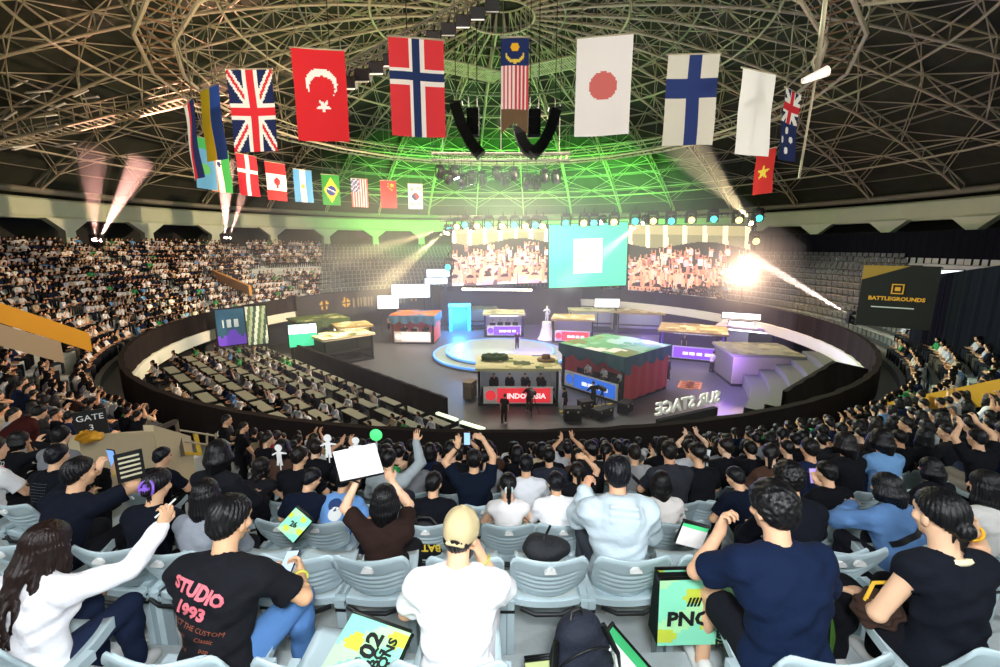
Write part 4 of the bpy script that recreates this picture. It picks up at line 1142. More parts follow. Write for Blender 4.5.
def top_mesh(J, h, kind='tee', name='shirt', seed=0, amp=.0035, mats=None):
    lo, hi = bounds(J, .22); g = SDF(lo, hi, h); s = J['s']; t = {'tee': .016, 'long': .016, 'hoodie': .030, 'sleeveless': .012, 'shirt': .02, 'jacket': .026}[kind] + amp
    torso(g, J, t)
    for n in 'LR':
        a, e, wr = J['sh' + n], J['el' + n], J['wr' + n]; loose = .016 if kind in ('tee', 'shirt') else .012
        if kind == 'sleeveless': g.cap(a, a + (e - a) * .22, .056 + t, .06, .04)
        elif kind in ('tee', 'shirt'):
            m = a + (e - a) * .72; g.cap(a, m, .05 + t + .004, .045 + loose + .014, .035)
        else:
            g.cap(a, e, .05 + t + .004, .043 + t, .035); g.cap(e, wr, .043 + t, .030 + t * .9, .02)
    if kind in ('tee', 'shirt', 'sleeveless'):                      # open sleeve ends
        for n in 'LR':
            a, e = J['sh' + n], J['el' + n]; f = .22 if kind == 'sleeveless' else .72; m = a + (e - a) * f; u = nrm(e - a)
            sl, P = g.sub(np.minimum(m, m + u * .14) - .13, np.maximum(m, m + u * .14) + .13)
            if sl is not None:
                pl = sum((P[i] - np.float32(m[i])) * np.float32(u[i]) for i in range(3))
                rad = np.sqrt(np.maximum(0, sum((P[i] - np.float32(m[i])) ** 2 for i in range(3)) - pl ** 2))
                box = np.maximum(np.maximum(-pl, pl - .12), rad - (.060 if kind == 'sleeveless' else .095))
                g.d[sl] = np.maximum(g.d[sl], -box)
    g.wrinkle(amp, 26, seed); g.wrinkle(amp * .4, 47, seed + 3)
    if kind in ('shirt', 'jacket'):
        g.cap(J['neck'] + J['S2'] @ v3(-.04, -.045, .02), J['neck'] + J['S2'] @ v3(.04, -.045, .02), .03, .03, .015)
        for k in (-1, 1): g.cap(J['neck'] + J['S2'] @ v3(k * .045, -.04, .02), J['neck'] + J['S2'] @ v3(k * .045, .05, -.01), .028, .022, .015)
    if kind == 'hoodie':                                            # hood lying on the back, in folds
        S2 = J['S2']; nk = J['neck']
        for i in range(7):
            a = PI * (.04 + .92 * i / 6); b = PI * (.04 + .92 * (i + 1) / 6)
            if i < 6: g.cap(nk + S2 @ v3(.095 * math.cos(a), -.02 - .075 * math.sin(a), .0), nk + S2 @ v3(.095 * math.cos(b), -.02 - .075 * math.sin(b), .0), .036, .036, .03)
        g.ell(nk + S2 @ v3(0, -.115, -.10), (.13, .045, .13), S2, .04)
        g.ell(nk + S2 @ v3(0, -.13, -.17), (.07, .04, .08), S2, .04)
        for k in (-1, 0, 1): g.cap(nk + S2 @ v3(-.09, -.15, -.05 - .045 * k), nk + S2 @ v3(.09, -.15, -.07 - .045 * k), .012, .012, .02)
    u = J['S2'] @ v3(0, .06, 1); 
    g.minus_cap(J['neck'] + J['S2'] @ v3(0, .012, -.025), J['head'] + v3(0, 0, .05), .066 if kind not in ('sleeveless',) else .082, .07)
    X, Y, Z = g.P(); zc = (J['P'][2] - (.10 if not s['stand'] else .06)); g.cut(zc - Z)
    return g.mesh(name, mats or M_cloth)
def legs_mesh(J, h, shorts=False, name='trousers', seed=0, mats=None):
    lo, hi = bounds(J, .16); hi[2] = J['P'][2] + .2; g = SDF(lo, hi, h); s = J['s']; f = s['fat']
    g.ell(J['P'] + v3(0, -.01, -.01), ((.172 if s['fem'] else .16) * f, .125 * f, .12), J['S'], .04)
    for n in 'LR':
        kn = J['kn' + n]; an = J['an' + n]; hp = J['hip' + n]
        if shorts: g.cap(hp, hp + (kn - hp) * .72, .105, .088, .04)
        else:
            g.cap(hp, kn, .10, .075, .04); g.cap(kn, an + (kn - an) * .08, .074, .058, .02); g.ell(kn * .7 + an * .3 + v3(0, -.022, 0), (.074, .08, .13), None, .03)
    g.wrinkle(.004, 24, seed)
    X, Y, Z = g.P(); g.cut(Z - (J['P'][2] + .10))
    if shorts:
        for n in 'LR':
            kn = J['kn' + n]; hp = J['hip' + n]; u = nrm(kn - hp); m = hp + (kn - hp) * .74
            if not s['stand']: g.cut((Y - np.float32(m[1])) * np.float32(1) + 0 * X + 0 * Z)
    return g.mesh(name, mats or M_cloth)
def shoe_mesh(h=.012):
    g = SDF((-.08, -.14, -.02), (.08, .22, .14), h)
    g.cap((0, -.05, .035), (0, .14, .03), .042, .038, .02); g.ell((0, .04, .055), (.042, .10, .045), None, .03); g.cap((0, -.05, .05), (0, -.045, .09), .04, .042, .02)
    X, Y, Z = g.P(); g.cut(-Z + .0)
    return g.mesh('shoe', M_cloth)

def hair_mesh(style, h=.008, grav=(0, 0, -1), L=None, seed=0, name='hair', push=.05):
    gv = nrm(v3(grav)); lo, hi = v3(-.17, -.22, -.2), v3(.17, .15, .16)
    if L: e = gv * L; lo = np.minimum(lo, e - .17 - v3(0, push, 0)); hi = np.maximum(hi, e + .16)
    g = SDF(lo, hi, h); r = random.Random(seed + 5); X, Y, Z = g.P()
    ang = np.arctan2(X, -(Y + .01))
    if style in ('short', 'curly', 'crop', 'undercap'):
        b = {'short': .012, 'curly': .022, 'crop': .007, 'undercap': .006}[style]
        g.ell((0, -.012, .026), (.079 + b, .098 + b, .092 + b * 1.2), None, 0)
        g.ell((0, -.06, -.02), (.064 + b * .5, .05 + b * .5, .06), None, .02)
        if style == 'curly':
            g.d = (g.d + .007 * np.sin(95 * X + 3 * np.sin(50 * Z)) * np.sin(95 * Y + 2 * np.sin(60 * X)) * np.sin(95 * Z)).astype(np.float32)
        else:
            g.d = (g.d + .0035 * np.sin(26 * ang + 18 * Z + 2.5 * np.sin(40 * Z + seed)) + .003 * np.sin(70 * X + 30 * Y + seed) * np.sin(60 * Z)).astype(np.float32)
        line = (.060 + (Y - .072) * .90) - Z; line = np.maximum(line, -.075 - Z)
        side = -SDF.dell((np.abs(X), Y, Z), v3(.085, .012, -.035), (.03, .032, .045), None)
        g.cut(np.maximum(line, side))
        if style == 'undercap': g.cut(Z - .0 + 0 * X + 0 * Y)
    else:
        b = .016
        g.ell((0, -.014, .026), (.080 + b, .099 + b, .093 + b), None, 0)
        n = 13
        if style in ('long', 'bob', 'wavy'):
            Lh = L or .12
            for i in range(n):
                a = math.radians(-112 + 224 * i / (n - 1)); st = v3(math.sin(a) * .076, -math.cos(a) * .088 - .012, -.005)
                back = max(0, math.cos(a))
                ll = Lh * (.78 + .22 * back + r.uniform(-.05, .05)) * (1 if style != 'bob' else (.9 + .1 * back))
                m = st + gv * ll * .4 + v3(math.sin(a) * .012, -push * .55 * back, 0); e = st * .95 + gv * ll + v3(math.sin(a) * .0 + (r.uniform(-.03, .03) if style == 'wavy' else 0), -push * back, 0)
                if style == 'wavy':
                    p = st; K = 6
                    for j in range(1, K + 1):
                        q_ = st * (1 - j / K) + e * (j / K) + v3(.018 * math.sin(j * 1.9 + i), -.01 * math.cos(j * 2.1 + i) - push * .3 * math.sin(j / K * PI) * back, 0); g.cap(p, q_, .034 - .004 * j, .034 - .0045 * (j + 1), .012); p = q_
                else: g.cap(st, m, .034, .034, .015); g.cap(m, e, .034, .022, .015)
        if style == 'bun':
            g.ell((0, -.118, -.028), (.042, .036, .042), None, .012); g.cap((0, -.10, -.06), (.012, -.10, -.13), .012, .004, .01); g.cap((.02, -.11, -.06), (.035, -.10, -.12), .01, .003, .01); g.cap((-.02, -.09, -.07), (-.015, -.085, -.12), .008, .003, .01)
        if style == 'ponytail':
            p = v3(0, -.115, .0); g.ell(p, (.03, .03, .03), None, .01)
            for j in range(5):
                q_ = p + gv * .05 + v3(0, -.012 + .006 * j, 0); g.cap(p, q_, .032 - .004 * j, .029 - .004 * j, .01); p = q_
        if style in ('bun', 'ponytail'): line = np.maximum((.070 + (Y - .070) * .72) - Z, -.092 - Z)
        fr = 34 if style != 'bun' else 30
        g.d = (g.d + .0028 * np.sin(fr * ang + (2 * np.sin(14 * Z + seed)) + 4 * X) + .0016 * np.sin(77 * ang + 9 * Z)).astype(np.float32)
        face = -SDF.dell((X, Y, Z), v3(0, .115, -.045), (.068, .062, .105), None)
        g.cut(face + 0 * X)
        if style in ('bun', 'ponytail'):
            tail = np.minimum(line, np.where(Y < -.078, -1., 1.)); g.cut(np.maximum(tail, -SDF.dell((np.abs(X), Y, Z), v3(.086, .005, -.03), (.02, .028, .036), None)))
    return g.mesh(name, M_hair)
def cap_mesh(h=.007):
    g = SDF((-.16, -.18, -.12), (.16, .26, .18), h); X, Y, Z = g.P()
    g.ell((0, -.008, .028), (.094, .117, .108), None, 0)
    g.d = (g.d + .002 * np.cos(6 * np.arctan2(X, Y)) * (Z < .13)).astype(np.float32)
    g.cut(-.022 + .10 * (Y < -9) - Z)
    g.minus_ell((0, -.125, -.03), (.038, .05, .034))
    g.ell((0, .125, -.004), (.075, .075, .012), None, .01); g.ell((0, -.008, .137), (.012, .012, .007), None, .004)
    g.cap((-.042, -.108, -.022), (.042, -.108, -.022), .009, .009, .004)
    return g.mesh('cap', M_cloth)

def rgba(hexc): return lin(hexc) + (1.,)
SKIN = ['e2b48f', 'd8a57f', 'ecc3a0', 'd19c78', 'e6b997']
HAIRC = ['0b0a0c', '0f0d0f', '131011', '0a0b10', '1a1310']
EYE = None
def head_matrix(J): 
    M = Matrix(J['H'].tolist()).to_4x4(); M.translation = Vector(J['head'].tolist()); return M
SHOE = None; EYEM = None
def assemble(J, h=.010, hair='short', hairc='0c0b0d', top='tee', topc='202225', leg='trousers', legc='1c1e24', skin='dfb08a', shoes='d8d8d4', seed=0, M=None, face=False, L=None, hh=None, topmat=None, amp=.0035, hats=None, push=.05, hands=True):
    """a seated or standing figure: continuous body with clothes and hair as children"""
    global SHOE, EYEM
    root = link('person', body_mesh(J, h, hands=hands), None, M); root.color = rgba(skin)
    HM = head_matrix(J)
    if hair:
        grav = J['H'].T @ v3(0, 0, -1)
        c = link('hair', hair_mesh(hair, hh or max(.006, h * .8), grav, L, seed, push=push), root, HM); c.color = rgba(hairc)
    if hats: c = link('cap', hats, root, HM); c.color = rgba('bfae84')
    c = link({'hoodie': 'hoodie', 'jacket': 'jacket'}.get(top, 'shirt'), top_mesh(J, h, top, seed=seed, amp=amp, mats=topmat), root); c.color = rgba(topc)
    c = link('shorts' if leg == 'shorts' else 'trousers', legs_mesh(J, h * 1.2, leg == 'shorts', seed=seed), root); c.color = rgba(legc)
    if SHOE is None: SHOE = shoe_mesh()
    for n in 'LR':
        a = J['an' + n]; c = link('shoe', SHOE, root, Matrix.Translation((a[0], a[1], a[2] - .09))); c.color = rgba(shoes)
    if face:
        if EYEM is None:
            mb = MB().lathe([(.0105 * math.sin(PI * i / 8) + .0001, -.0105 * math.cos(PI * i / 8)) for i in range(9)], n=12, smooth=True); EYEM = mb.mesh('eye', mat('eye_dark', '15100e', .2))
        for k in (-1, 1): link('eye', EYEM, root, HM @ Matrix.Translation((k * .031, .079, -.003)))
    root['J'] = 0; del root['J']
    return root
# ================================================================== SEATS
def seat_proto():
    t = thing('stadium_seat', 'seat', 'seat')
    H = .37
    def pt(u, v, back):
        au = abs(u)
        wv = .235 * (.80 + .20 * min(1, v * 2.2) ** .6)
        zt = H - .016 * (.5 + .5 * math.cos(PI * u)) - (.05 * ((au - .8) / .2) ** 2 if au > .8 else 0)
        zb = .035 * au ** 2.5
        z = zb + (zt - zb) * v
        y = .05 * u * u - .10 * v - .02 * v * v + .03 * (1 - v) ** 2
        if back:
            y -= .020
            for g_ in (.20, .33, .46, .59): y += .010 * math.exp(-((v - g_ - .05 * u * u * 1.5) / .022) ** 2) * (1 if au < .72 else max(0, 1 - (au - .72) / .1))
            if v > .93: y += .012 * (v - .93) / .07
        return (u * wv, -.14 + y, .43 + z)
    mb = MB(); nu, nv = 26, 34
    mb.grid(lambda u, v: pt(2 * u - 1, v, False), nu, nv); n1 = (nu + 1) * (nv + 1)
    mb.grid(lambda u, v: pt(1 - 2 * u, v, True), nu, nv)
    def i0(i, j): return j * (nu + 1) + i
    def i1(i, j): return n1 + j * (nu + 1) + nu - i
    for i in range(nu):
        for j in (0, nv):
            f = [i0(i, j), i1(i, j), i1(i + 1, j), i0(i + 1, j)]; mb.f.append(f if j == 0 else f[::-1]); mb.m.append(0); mb.c.append(None); mb.sm.append(True)
    for j in range(nv):
        for i in (0, nu):
            f = [i0(i, j), i0(i, j + 1), i1(i, j + 1), i1(i, j)]; mb.f.append(f if i == 0 else f[::-1]); mb.m.append(0); mb.c.append(None); mb.sm.append(True)
    b = obj('backrest', mb, M_seat, t)
    mb = MB(); n = 14; vs = [(.036 * math.cos(PI * i / n), -.2845, .715 + .034 * math.sin(PI * i / n)) for i in range(n + 1)] ; vs += [(x, y + .02, z) for x, y, z in vs]
    mb.add(vs, [tuple(range(n + 1))] + [(i, n + 1 + i, n + 2 + i, i + 1) for i in range(n)]); pl = obj('number_plate', mb, mat('plate', 'e2e2de', .5), b)
    mb = MB(); mb.box((-.006, -.2865, .728), (.006, .003, .014)); mb.box((.006, -.2865, .728), (.006, .003, .014)); mb.box((0, -.2865, .737), (.014, .003, .005)); obj('plate_mark', mb, M_col('6a6a70', .6), pl)['kind'] = 'stuff'
    mb = MB()
    def pan(u, v, k): 
        x = 2 * u - 1; w = .215 * (1 - .12 * v * v)
        y = -.16 + .42 * v; z = .42 + .03 * x * x + .02 * v - (.045 if k else 0) - .03 * math.sin(PI * v) - (.02 * v if k else 0)
        return (x * w * (1 if not k else .97), y, z)
    mb.grid(lambda u, v: pan(u, v, 0), 12, 10); a = 13 * 11; mb.grid(lambda u, v: pan(1 - u, v, 1), 12, 10)
    for i in range(12):
        for j in (0, 10):
            f = [j * 13 + i, a + j * 13 + 12 - i, a + j * 13 + 11 - i, j * 13 + i + 1]; mb.f.append(f if j == 0 else f[::-1]); mb.m.append(0); mb.c.append(None); mb.sm.append(False)
    for j in range(10):
        for i in (0, 12):
            f = [j * 13 + i, (j + 1) * 13 + i, a + (j + 1) * 13 + 12 - i, a + j * 13 + 12 - i]; mb.f.append(f if i == 0 else f[::-1]); mb.m.append(0); mb.c.append(None); mb.sm.append(False)
    obj('seat_pan', mb, M_seat, t)
    mb = MB(); mb.tube([(-.17, -.19, .405), (-.08, -.225, .39), (.08, -.225, .39), (.17, -.19, .405)], .014, 6); obj('rear_trim', mb, M_black, t)
    for k in (-1, 1):
        mb = MB(); mb.box((k * .228, -.13, .205), (.045, .075, .54)); mb.box((k * .228, -.05, .42), (.045, .28, .05)); br = obj('bracket', mb, M_seat, t)
        mb = MB(); mb.box((k * .228, -.173, .42), (.05, .012, .012)); mb.box((k * .228, -.173, .36), (.05, .012, .012)); obj('bolt', mb, M_black, br)['kind'] = 'stuff'
    return t
SEAT = seat_proto(); SEAT_N = 0
def frame_at(k, a, r=None, dz=0): 
    return Matrix.Translation(pol(r or row_r(k), a, row_z(k) + dz)) @ Matrix.Rotation(a, 4, 'Z')
def put_seat(M, label, group=None):
    global SEAT_N
    M = M @ Matrix.Translation((0, -.045, .065))
    if SEAT_N == 0: o = SEAT; o.matrix_basis = M
    else: o = copy_tree(SEAT, M)
    SEAT_N += 1; o['label'] = label
    if group: o['group'] = group
    elif 'group' in o: del o['group']
    return o

# ================================================================== PEOPLE ONE COULD NAME
def place(J, k, px, py, yaw=0, smin=.82, smax=1.2):
    r = row_r(k); a = 0.; s = 1.; 
    p = at_r(px, py, r); a = math.atan2(p.x, CY - p.y)
    for _ in range(8):
        M = frame_at(k, a) @ Matrix.Rotation(math.radians(yaw), 4, 'Z') @ Matrix.Scale(s, 4)
        h = M @ Vector(J['head'].tolist()); q = proj(h)
        a += (px - q[0]) / FPX * q[2] / r * .8
        s = min(smax, max(smin, s - (py - q[1]) / FPX * q[2] / 1.25 * .8))
    return M, a, s
HERO = []; OCC = {}
def hero(key, k, px, py, pose, kw, label, yaw=0, seat=True, h=None, group=None):
    J = skeleton(pose); M, a, s = place(J, k, px, py, yaw)
    o = assemble(J, h or (.008 if k <= 1 else .011), M=M, seed=len(HERO), **kw)
    tag(o, label, 'person', group); HERO.append((key, k, a, px, py, o, J, M))
    OCC.setdefault(k, []).append(a)
    if seat and not pose.get('stand'):
        put_seat(frame_at(k, a), 'grey plastic stadium seat occupied by the %s' % short(label), None)
    return o, J, M
def short(l):
    w = l.split(',')[0].split(' '); return ' '.join(w[:9])
PH = (0, .25, 1, 0, 1, 0)           # hand pointing up, palm to the front
HOLD = (.0, .5, .8, 0, .3, -1)
H_ = {}
def add(key, *a, **k): H_[key] = hero(key, *a, **k)
# --- row 0
add('A', 0, 48, 543, dict(fem=True, lean=6, R=(.44, .45, 1.13), Rp=(.6, -.3, -.9), Rh=(.3, .4, 1, -.8, .3, 0), Rc=60, hyaw=-8, hroll=6, hpitch=10), dict(hair='wavy', hairc='1f110c', L=.60, top='long', topc='f2f1f4', legc='1d2740', push=.23, amp=.007, face=True), 'woman with very long dark wavy hair and white sweater, arm raised holding a pen')
add('B', 0, 231, 519, dict(lean=8, hunch=14, hyaw=-12, hpitch=14, L=(-.02, .44, .66), R=(.22, .42, .70), Rh=(-.3, .6, .2, -1, .2, .2), Lh=(.4, .6, 0, 1, 0, .3), Rc=60, Lc=60, knees=.20), dict(hair='short', top='shirt' if 0 else 'tee', topc='17181d', legc='5580b8', amp=.0075, face=True, skin='dcab84'), 'man in black T-shirt with pink back lettering and blue jeans, looking at his phone')
add('C', 0, 461, 532, dict(lean=6, hunch=14, hyaw=-10, hpitch=14, hroll=4, R=(.11, .30, .97), Rp=(.6, .0, -1), Rh=(-.35, -.1, 1, -1, .1, 0), Rc=55, fat=1.08), dict(hair='undercap', top='tee', topc='f4f5f7', legc='c8c8cc', amp=.007, hats=cap_mesh(), skin='e4b48e'), 'man in beige baseball cap and plain white T-shirt with a wrist band')
add('D', 0, 772, 507, dict(lean=8, hunch=14, hyaw=10, hpitch=10, L=(-.19, .30, 1.0), Lp=(-.5, .1, -1), Lh=(.2, .1, .9, .5, -.6, 0), Lc=70, R=(.12, .34, .74), fat=1.16, knees=.15), dict(hair='curly', top='tee', topc='0f1d38', leg='shorts', legc='14161d', amp=.007, face=True, skin='deae8a'), 'large curly-haired man in dark navy T-shirt and black shorts, hand at his chin')
add('E', 0, 938, 514, dict(fem=True, lean=3, hunch=12, hyaw=2, hpitch=8, R=(.22, .16, 1.10), Rp=(.6, .1, -1), Rh=(-.35, .0, 1, -1, 0, .2), Rc=45, L=(-.16, .30, .62), Lp=(-.6, -.4, -.6)), dict(hair='bun', hairc='08090c', top='sleeveless', topc='12161f', legc='14151a', amp=.0075, face=True, skin='e8bc98'), 'woman with black hair in a low bun and sleeveless dark top')
# --- row 1
add('F', 1, 80, 472, dict(lean=14, hunch=14, hyaw=-22, hpitch=4, L=(-.05, .42, 1.08), R=(.12, .42, 1.10), Lh=HOLD, Rh=HOLD, Lc=50, Rc=50), dict(hair='short', top='tee', topc='101522', legc='15161c', face=True), 'man in dark T-shirt photographing with a phone, beside the woman with the purple hair clip')
add('I', 1, 158, 484, dict(fem=True, lean=8, hyaw=6, hpitch=14), dict(hair='bun', hairc='0c0a10', top='tee', topc='0f131e', legc='15161c'), 'person in dark T-shirt with a purple hair clip on tied black hair')
add('J', 1, 206, 496, dict(fem=True, lean=6, hyaw=10, hpitch=10), dict(hair='long', hairc='0b0a0d', L=.34, top='long', topc='8d939c', legc='2a2c34'), 'woman with long black hair and grey sleeves beyond the man in the pink-lettered shirt')
add('M', 1, 385, 499, dict(fem=True, lean=3, hyaw=0, hpitch=4, L=(-.30, .36, 1.26), Lp=(-1, -.2, -.6), Lh=(.25, .3, 1, .6, .7, 0), R=(-.02, .42, 1.20), Rp=(.9, .2, -.8), Rh=(-.6, .5, .7, -.4, .6, 0), Lc=40, Rc=40), dict(hair='bob', hairc='0a090b', L=.20, top='tee', topc='2a1c18', legc='1a1a1e', skin='e8bb98', push=.02), 'woman with black bob and dark brown T-shirt holding up a blank white board')
add('U', 1, 617, 473, dict(lean=6, hunch=10, hyaw=-6, hpitch=8, L=(-.20, .22, 1.02), Lp=(-.12, .1, -1), Lh=(.2, .3, 1, .7, .3, 0), Lc=70, fat=1.1), dict(hair='short', hairc='0c0d14', top='hoodie', topc='c3d3da', legc='3a3f48', amp=.007, skin='e0ac88'), 'man in pale blue-grey hoodie with the hood down, raising his fist by his face')
add('CB', 1, 788, 478, dict(lean=10, hyaw=12, hpitch=10, fat=1.1), dict(hair='curly', hairc='0c0b0c', top='long', topc='10131c', legc='15161c'), 'person with thick curly black hair and black top beyond the big navy-shirted man')
add('DN', 1, 886, 488, dict(fem=True, lean=12, hunch=14, hyaw=20, hpitch=12, L=(-.14, .4, .9), Lp=(-1, -.2, -.3), fat=1.1), dict(hair='bob', hairc='0c0d12', L=.13, top='jacket', topc='5a7fae', legc='1a1c24', amp=.0075, face=True), 'woman in blue denim jacket with a black bag strap across her back')
add('WL', 1, 985, 487, dict(fem=True, lean=6, hyaw=20, hpitch=8), dict(hair='long', hairc='0c0b0e', L=.36, top='tee', topc='c9c7c2', legc='2a2c34', face=True), 'woman with long black hair and light grey T-shirt at the edge beyond the low-bun woman')
# --- row 2
add('G', 2, 58, 455, dict(lean=10, hyaw=8, hpitch=8, fat=1.05), dict(hair='short', hairc='0b0d14', top='tee', topc='0d1118', legc='14151a'), 'man in black T-shirt printed with thin pale lines across the back')
add('K', 2, 312, 481, dict(lean=16, hunch=20, hyaw=-38, hpitch=26, fat=1.1), dict(hair='short', hairc='0b0c12', top='tee', topc='10182a', legc='6a6f78', face=True), 'man in navy T-shirt bending forward and looking down to the side')
add('L', 2, 345, 492, dict(lean=24, hunch=22, hyaw=-10, hpitch=20, fat=1.15), dict(hair='crop', top='tee', topc='6fa0dc', legc='2d3a55'), 'man hunched forward in a light blue T-shirt with a round back print')
add('O', 2, 434, 489, dict(lean=8, hyaw=-18, hpitch=8), dict(hair='short', top='tee', topc='0d1017', legc='14151a'), 'black-haired man in black T-shirt between the board holder and the beige cap')
add('R', 2, 508, 501, dict(fem=True, lean=4, hpitch=8, hyaw=4), dict(hair='ponytail', hairc='0a090b', top='sleeveless', topc='e9e6e4', legc='c9c7c8', skin='e6b795'), 'girl with a small pale hair tie and white top in front of the white-shirted man')
add('T', 2, 556, 488, dict(lean=8, hunch=14, hpitch=8, fat=1.05), dict(hair='short', hairc='0b0c12', top='shirt', topc='eff1f4', legc='2a2d36'), 'man in white collared shirt sitting right beyond the seat with the black bag')
add('V', 2, 661, 498, dict(fem=True, lean=4, hpitch=8, hyaw=-8), dict(hair='long', hairc='0b0a0b', L=.20, top='long', topc='d8d2cc', legc='2d3038', push=.03), 'girl with straight black hair and cream top, yellow scrunchie on her wrist')
add('KN', 2, 735, 512, dict(lean=22, hunch=20, hpitch=20, hyaw=25), dict(hair='short', hairc='0c0d12', top='tee', topc='0d1526', legc='14161d'), 'person in dark navy bending low beyond the green lettered bag')
add('MB', 2, 826, 472, dict(lean=8, hyaw=14, hpitch=10, R=(.1, .4, .95), Rh=HOLD), dict(hair='short', hairc='0c0b0d', top='tee', topc='0d0f14', legc='14151a', face=True), 'man with thick black hair and black T-shirt left of the denim jacket woman')
add('BH', 2, 930, 473, dict(fem=True, lean=8, hyaw=18, hpitch=10), dict(hair='bob', hairc='0b0c12', L=.15, top='tee', topc='14161c', legc='14151a', face=True), 'person with glossy black bob beyond the low-bun woman in the crowd')
# --- row 3
add('S', 3, 526, 464, dict(lean=5, hpitch=8), dict(hair='short', hairc='0c0e14', top='tee', topc='dfe2e6', legc='2a2d36'), 'man in white T-shirt sitting above an empty-looking grey seat back, mid crowd')
add('P', 3, 474, 459, dict(lean=6, hpitch=2, L=(-.20, .26, 1.32), R=(.10, .22, 1.44), Lp=(-1, .1, -.6), Rp=(1, 0, -.3), Lh=HOLD, Rh=(-1, .3, .3, 0, .5, -1), Lc=50, Rc=50, fat=1.12), dict(hair='short', hairc='0c0b0d', top='tee', topc='0c1626', legc='14151a'), 'man in black T-shirt with both arms raised over his head taking a photo')
add('Q', 3, 389, 459, dict(lean=5, hpitch=4, hyaw=-10, R=(.30, .30, 1.36), Rp=(1, -.1, -.8), Rh=PH, Rc=25), dict(hair='short', hairc='0c0b0d', top='long', topc='9fa9ac', legc='2a2d36'), 'man in grey long sleeves waving one open hand beside the white board')
add('Y', 3, 577, 471, dict(fem=True, lean=6, hpitch=6, R=(.12, .2, 1.38), Rp=(1, .1, -.6), Rh=(-1, .2, .2, 0, .6, -.8), Rc=50), dict(hair='ponytail', hairc='15100f', top='tee', topc='14151a', legc='14151a'), 'girl with tied hair resting a raised hand over her forehead')
add('W', 3, 669, 451, dict(lean=4, hpitch=8, hyaw=-8, fat=1.2), dict(hair='crop', hairc='15120f', top='shirt', topc='2b2d33', legc='1a1b20', skin='d9a480'), 'broad short-haired man in charcoal shirt, sitting near the parapet')
add('X', 3, 697, 453, dict(fem=True, lean=6, hpitch=10, hyaw=24, fat=1.1), dict(hair='bun', hairc='100c0b', top='tee', topc='101116', legc='14151a', face=True), 'woman in black T-shirt with a white hair clip next to the charcoal-shirted man')
add('H', 3, 20, 440, dict(fem=True, lean=10, hyaw=-34, hpitch=8, R=(.12, .30, 1.1), Rh=HOLD), dict(hair='bob', hairc='0b0a0c', L=.14, top='long', topc='121318', legc='14151a', face=True), 'person in black with a red and white printed patch at the edge of the stand')
add('BR', 3, 300, 456, dict(lean=6, hyaw=-20, hpitch=8), dict(hair='short', hairc='14100e', top='tee', topc='101218', legc='14151a', face=True), 'man in black T-shirt holding a white paper figure cut-out aloft')
add('BL', 3, 262, 466, dict(fem=True, lean=6, hyaw=-24, hpitch=6), dict(hair='wavy', hairc='140f0e', L=.28, top='sleeveless', topc='1a1a1e', legc='14151a', face=True), 'woman with long dark hair and bare shoulders clasping her hands')
add('PR', 3, 163, 456, dict(lean=6, hyaw=-26, hpitch=8), dict(hair='short', hairc='0c0d14', top='tee', topc='111521', legc='14151a', face=True), 'man in profile with neat black hair before the beige gate wall')
# --- row 4+
add('Z', 4, 634, 453, dict(lean=4, hpitch=8), dict(hair='short', hairc='1a1512', top='tee', topc='9a9b9c', legc='1a1b20'), 'man in grey T-shirt with a thin black strap across the back')
add('N1', 4, 549, 456, dict(lean=4, hpitch=10, hunch=16), dict(hair='short', top='tee', topc='2a2e3a', legc='1a1b20'), 'man in dark slate T-shirt leaning between the white shirts near the parapet')
add('RD', 4, 40, 412, dict(lean=34, hunch=26, hyaw=10, hpitch=20, stand=True, side=18, fat=1.15), dict(hair='short', hairc='0c0b0d', top='jacket', topc='3a1512', legc='14151a'), 'person in dark red jacket standing bent over near the gate sign')
# two standing stewards on the front walkway
for key, px, py, k, lab, arms in (('ST', 227, 420, 7, 'steward in black T-shirt with white back print, folding arms by the yellow-posted rail', dict(L=(.10, .26, 1.18), R=(.22, .22, 1.10))), ('SU', 244, 427, 7, 'shorter steward in black standing beyond the steward with the white back print', dict())):
    add(key, k, px, py, dict(stand=True, hyaw=-30, hpitch=6, **arms), dict(hair='short', hairc='0c0b0d', top='tee', topc='0c0d11', legc='101116', face=True), lab, yaw=-40)
# ================================================================== PROPS OF THE NEAR ROWS
def on_mesh(me, txt, size, M, depth=.6, gap=.004, bold=0.):
    """lettering laid onto a cloth surface: M = plane frame (x right, y up, z out of the cloth) in the cloth's space"""
    bv = BVHTree.FromPolygons([v.co[:] for v in me.vertices], [p.vertices[:] for p in me.polygons])
    t = text_mesh(txt, size, 0.0, bold=bold) if txt else None
    import bmesh
    bm = bmesh.new(); bm.from_mesh(t)
    bmesh.ops.triangulate(bm, faces=bm.faces[:]); bmesh.ops.subdivide_edges(bm, edges=[e for e in bm.edges if e.calc_length() > size * .12], cuts=2)
    n = M.to_3x3() @ Vector((0, 0, 1))
    for v in bm.verts:
        p = M @ v.co; hit = bv.ray_cast(p + n * depth, -n, 2 * depth)
        v.co = (hit[0] + n * gap) if hit[0] is not None else p
    bm.to_mesh(t); bm.free(); return t
def child(o, nm): return next(c for c in o.children if c.name.split('.')[0] == nm)
def back_print(key, txt, size, up, x, m, bold=0., part='shirt', tilt=0):
    o, J, M = H_[key]; S2 = Matrix(J['S2'].tolist())
    X = S2 @ Vector((1, 0, 0)); Zu = S2 @ Vector((0, 0, 1)); n = -(S2 @ Vector((0, 1, 0)))
    B = Matrix((X, Zu, n)).transposed().to_4x4(); B.translation = Vector(J['chest'].tolist()) + S2 @ Vector((x, -.1, up))
    c = child(o, part); me = on_mesh(c.data, txt, size, B @ Matrix.Rotation(math.radians(tilt), 4, 'Z'), bold=bold); me.materials.append(m)
    o_ = link('print', me, c); o_['kind'] = 'stuff'; return o_
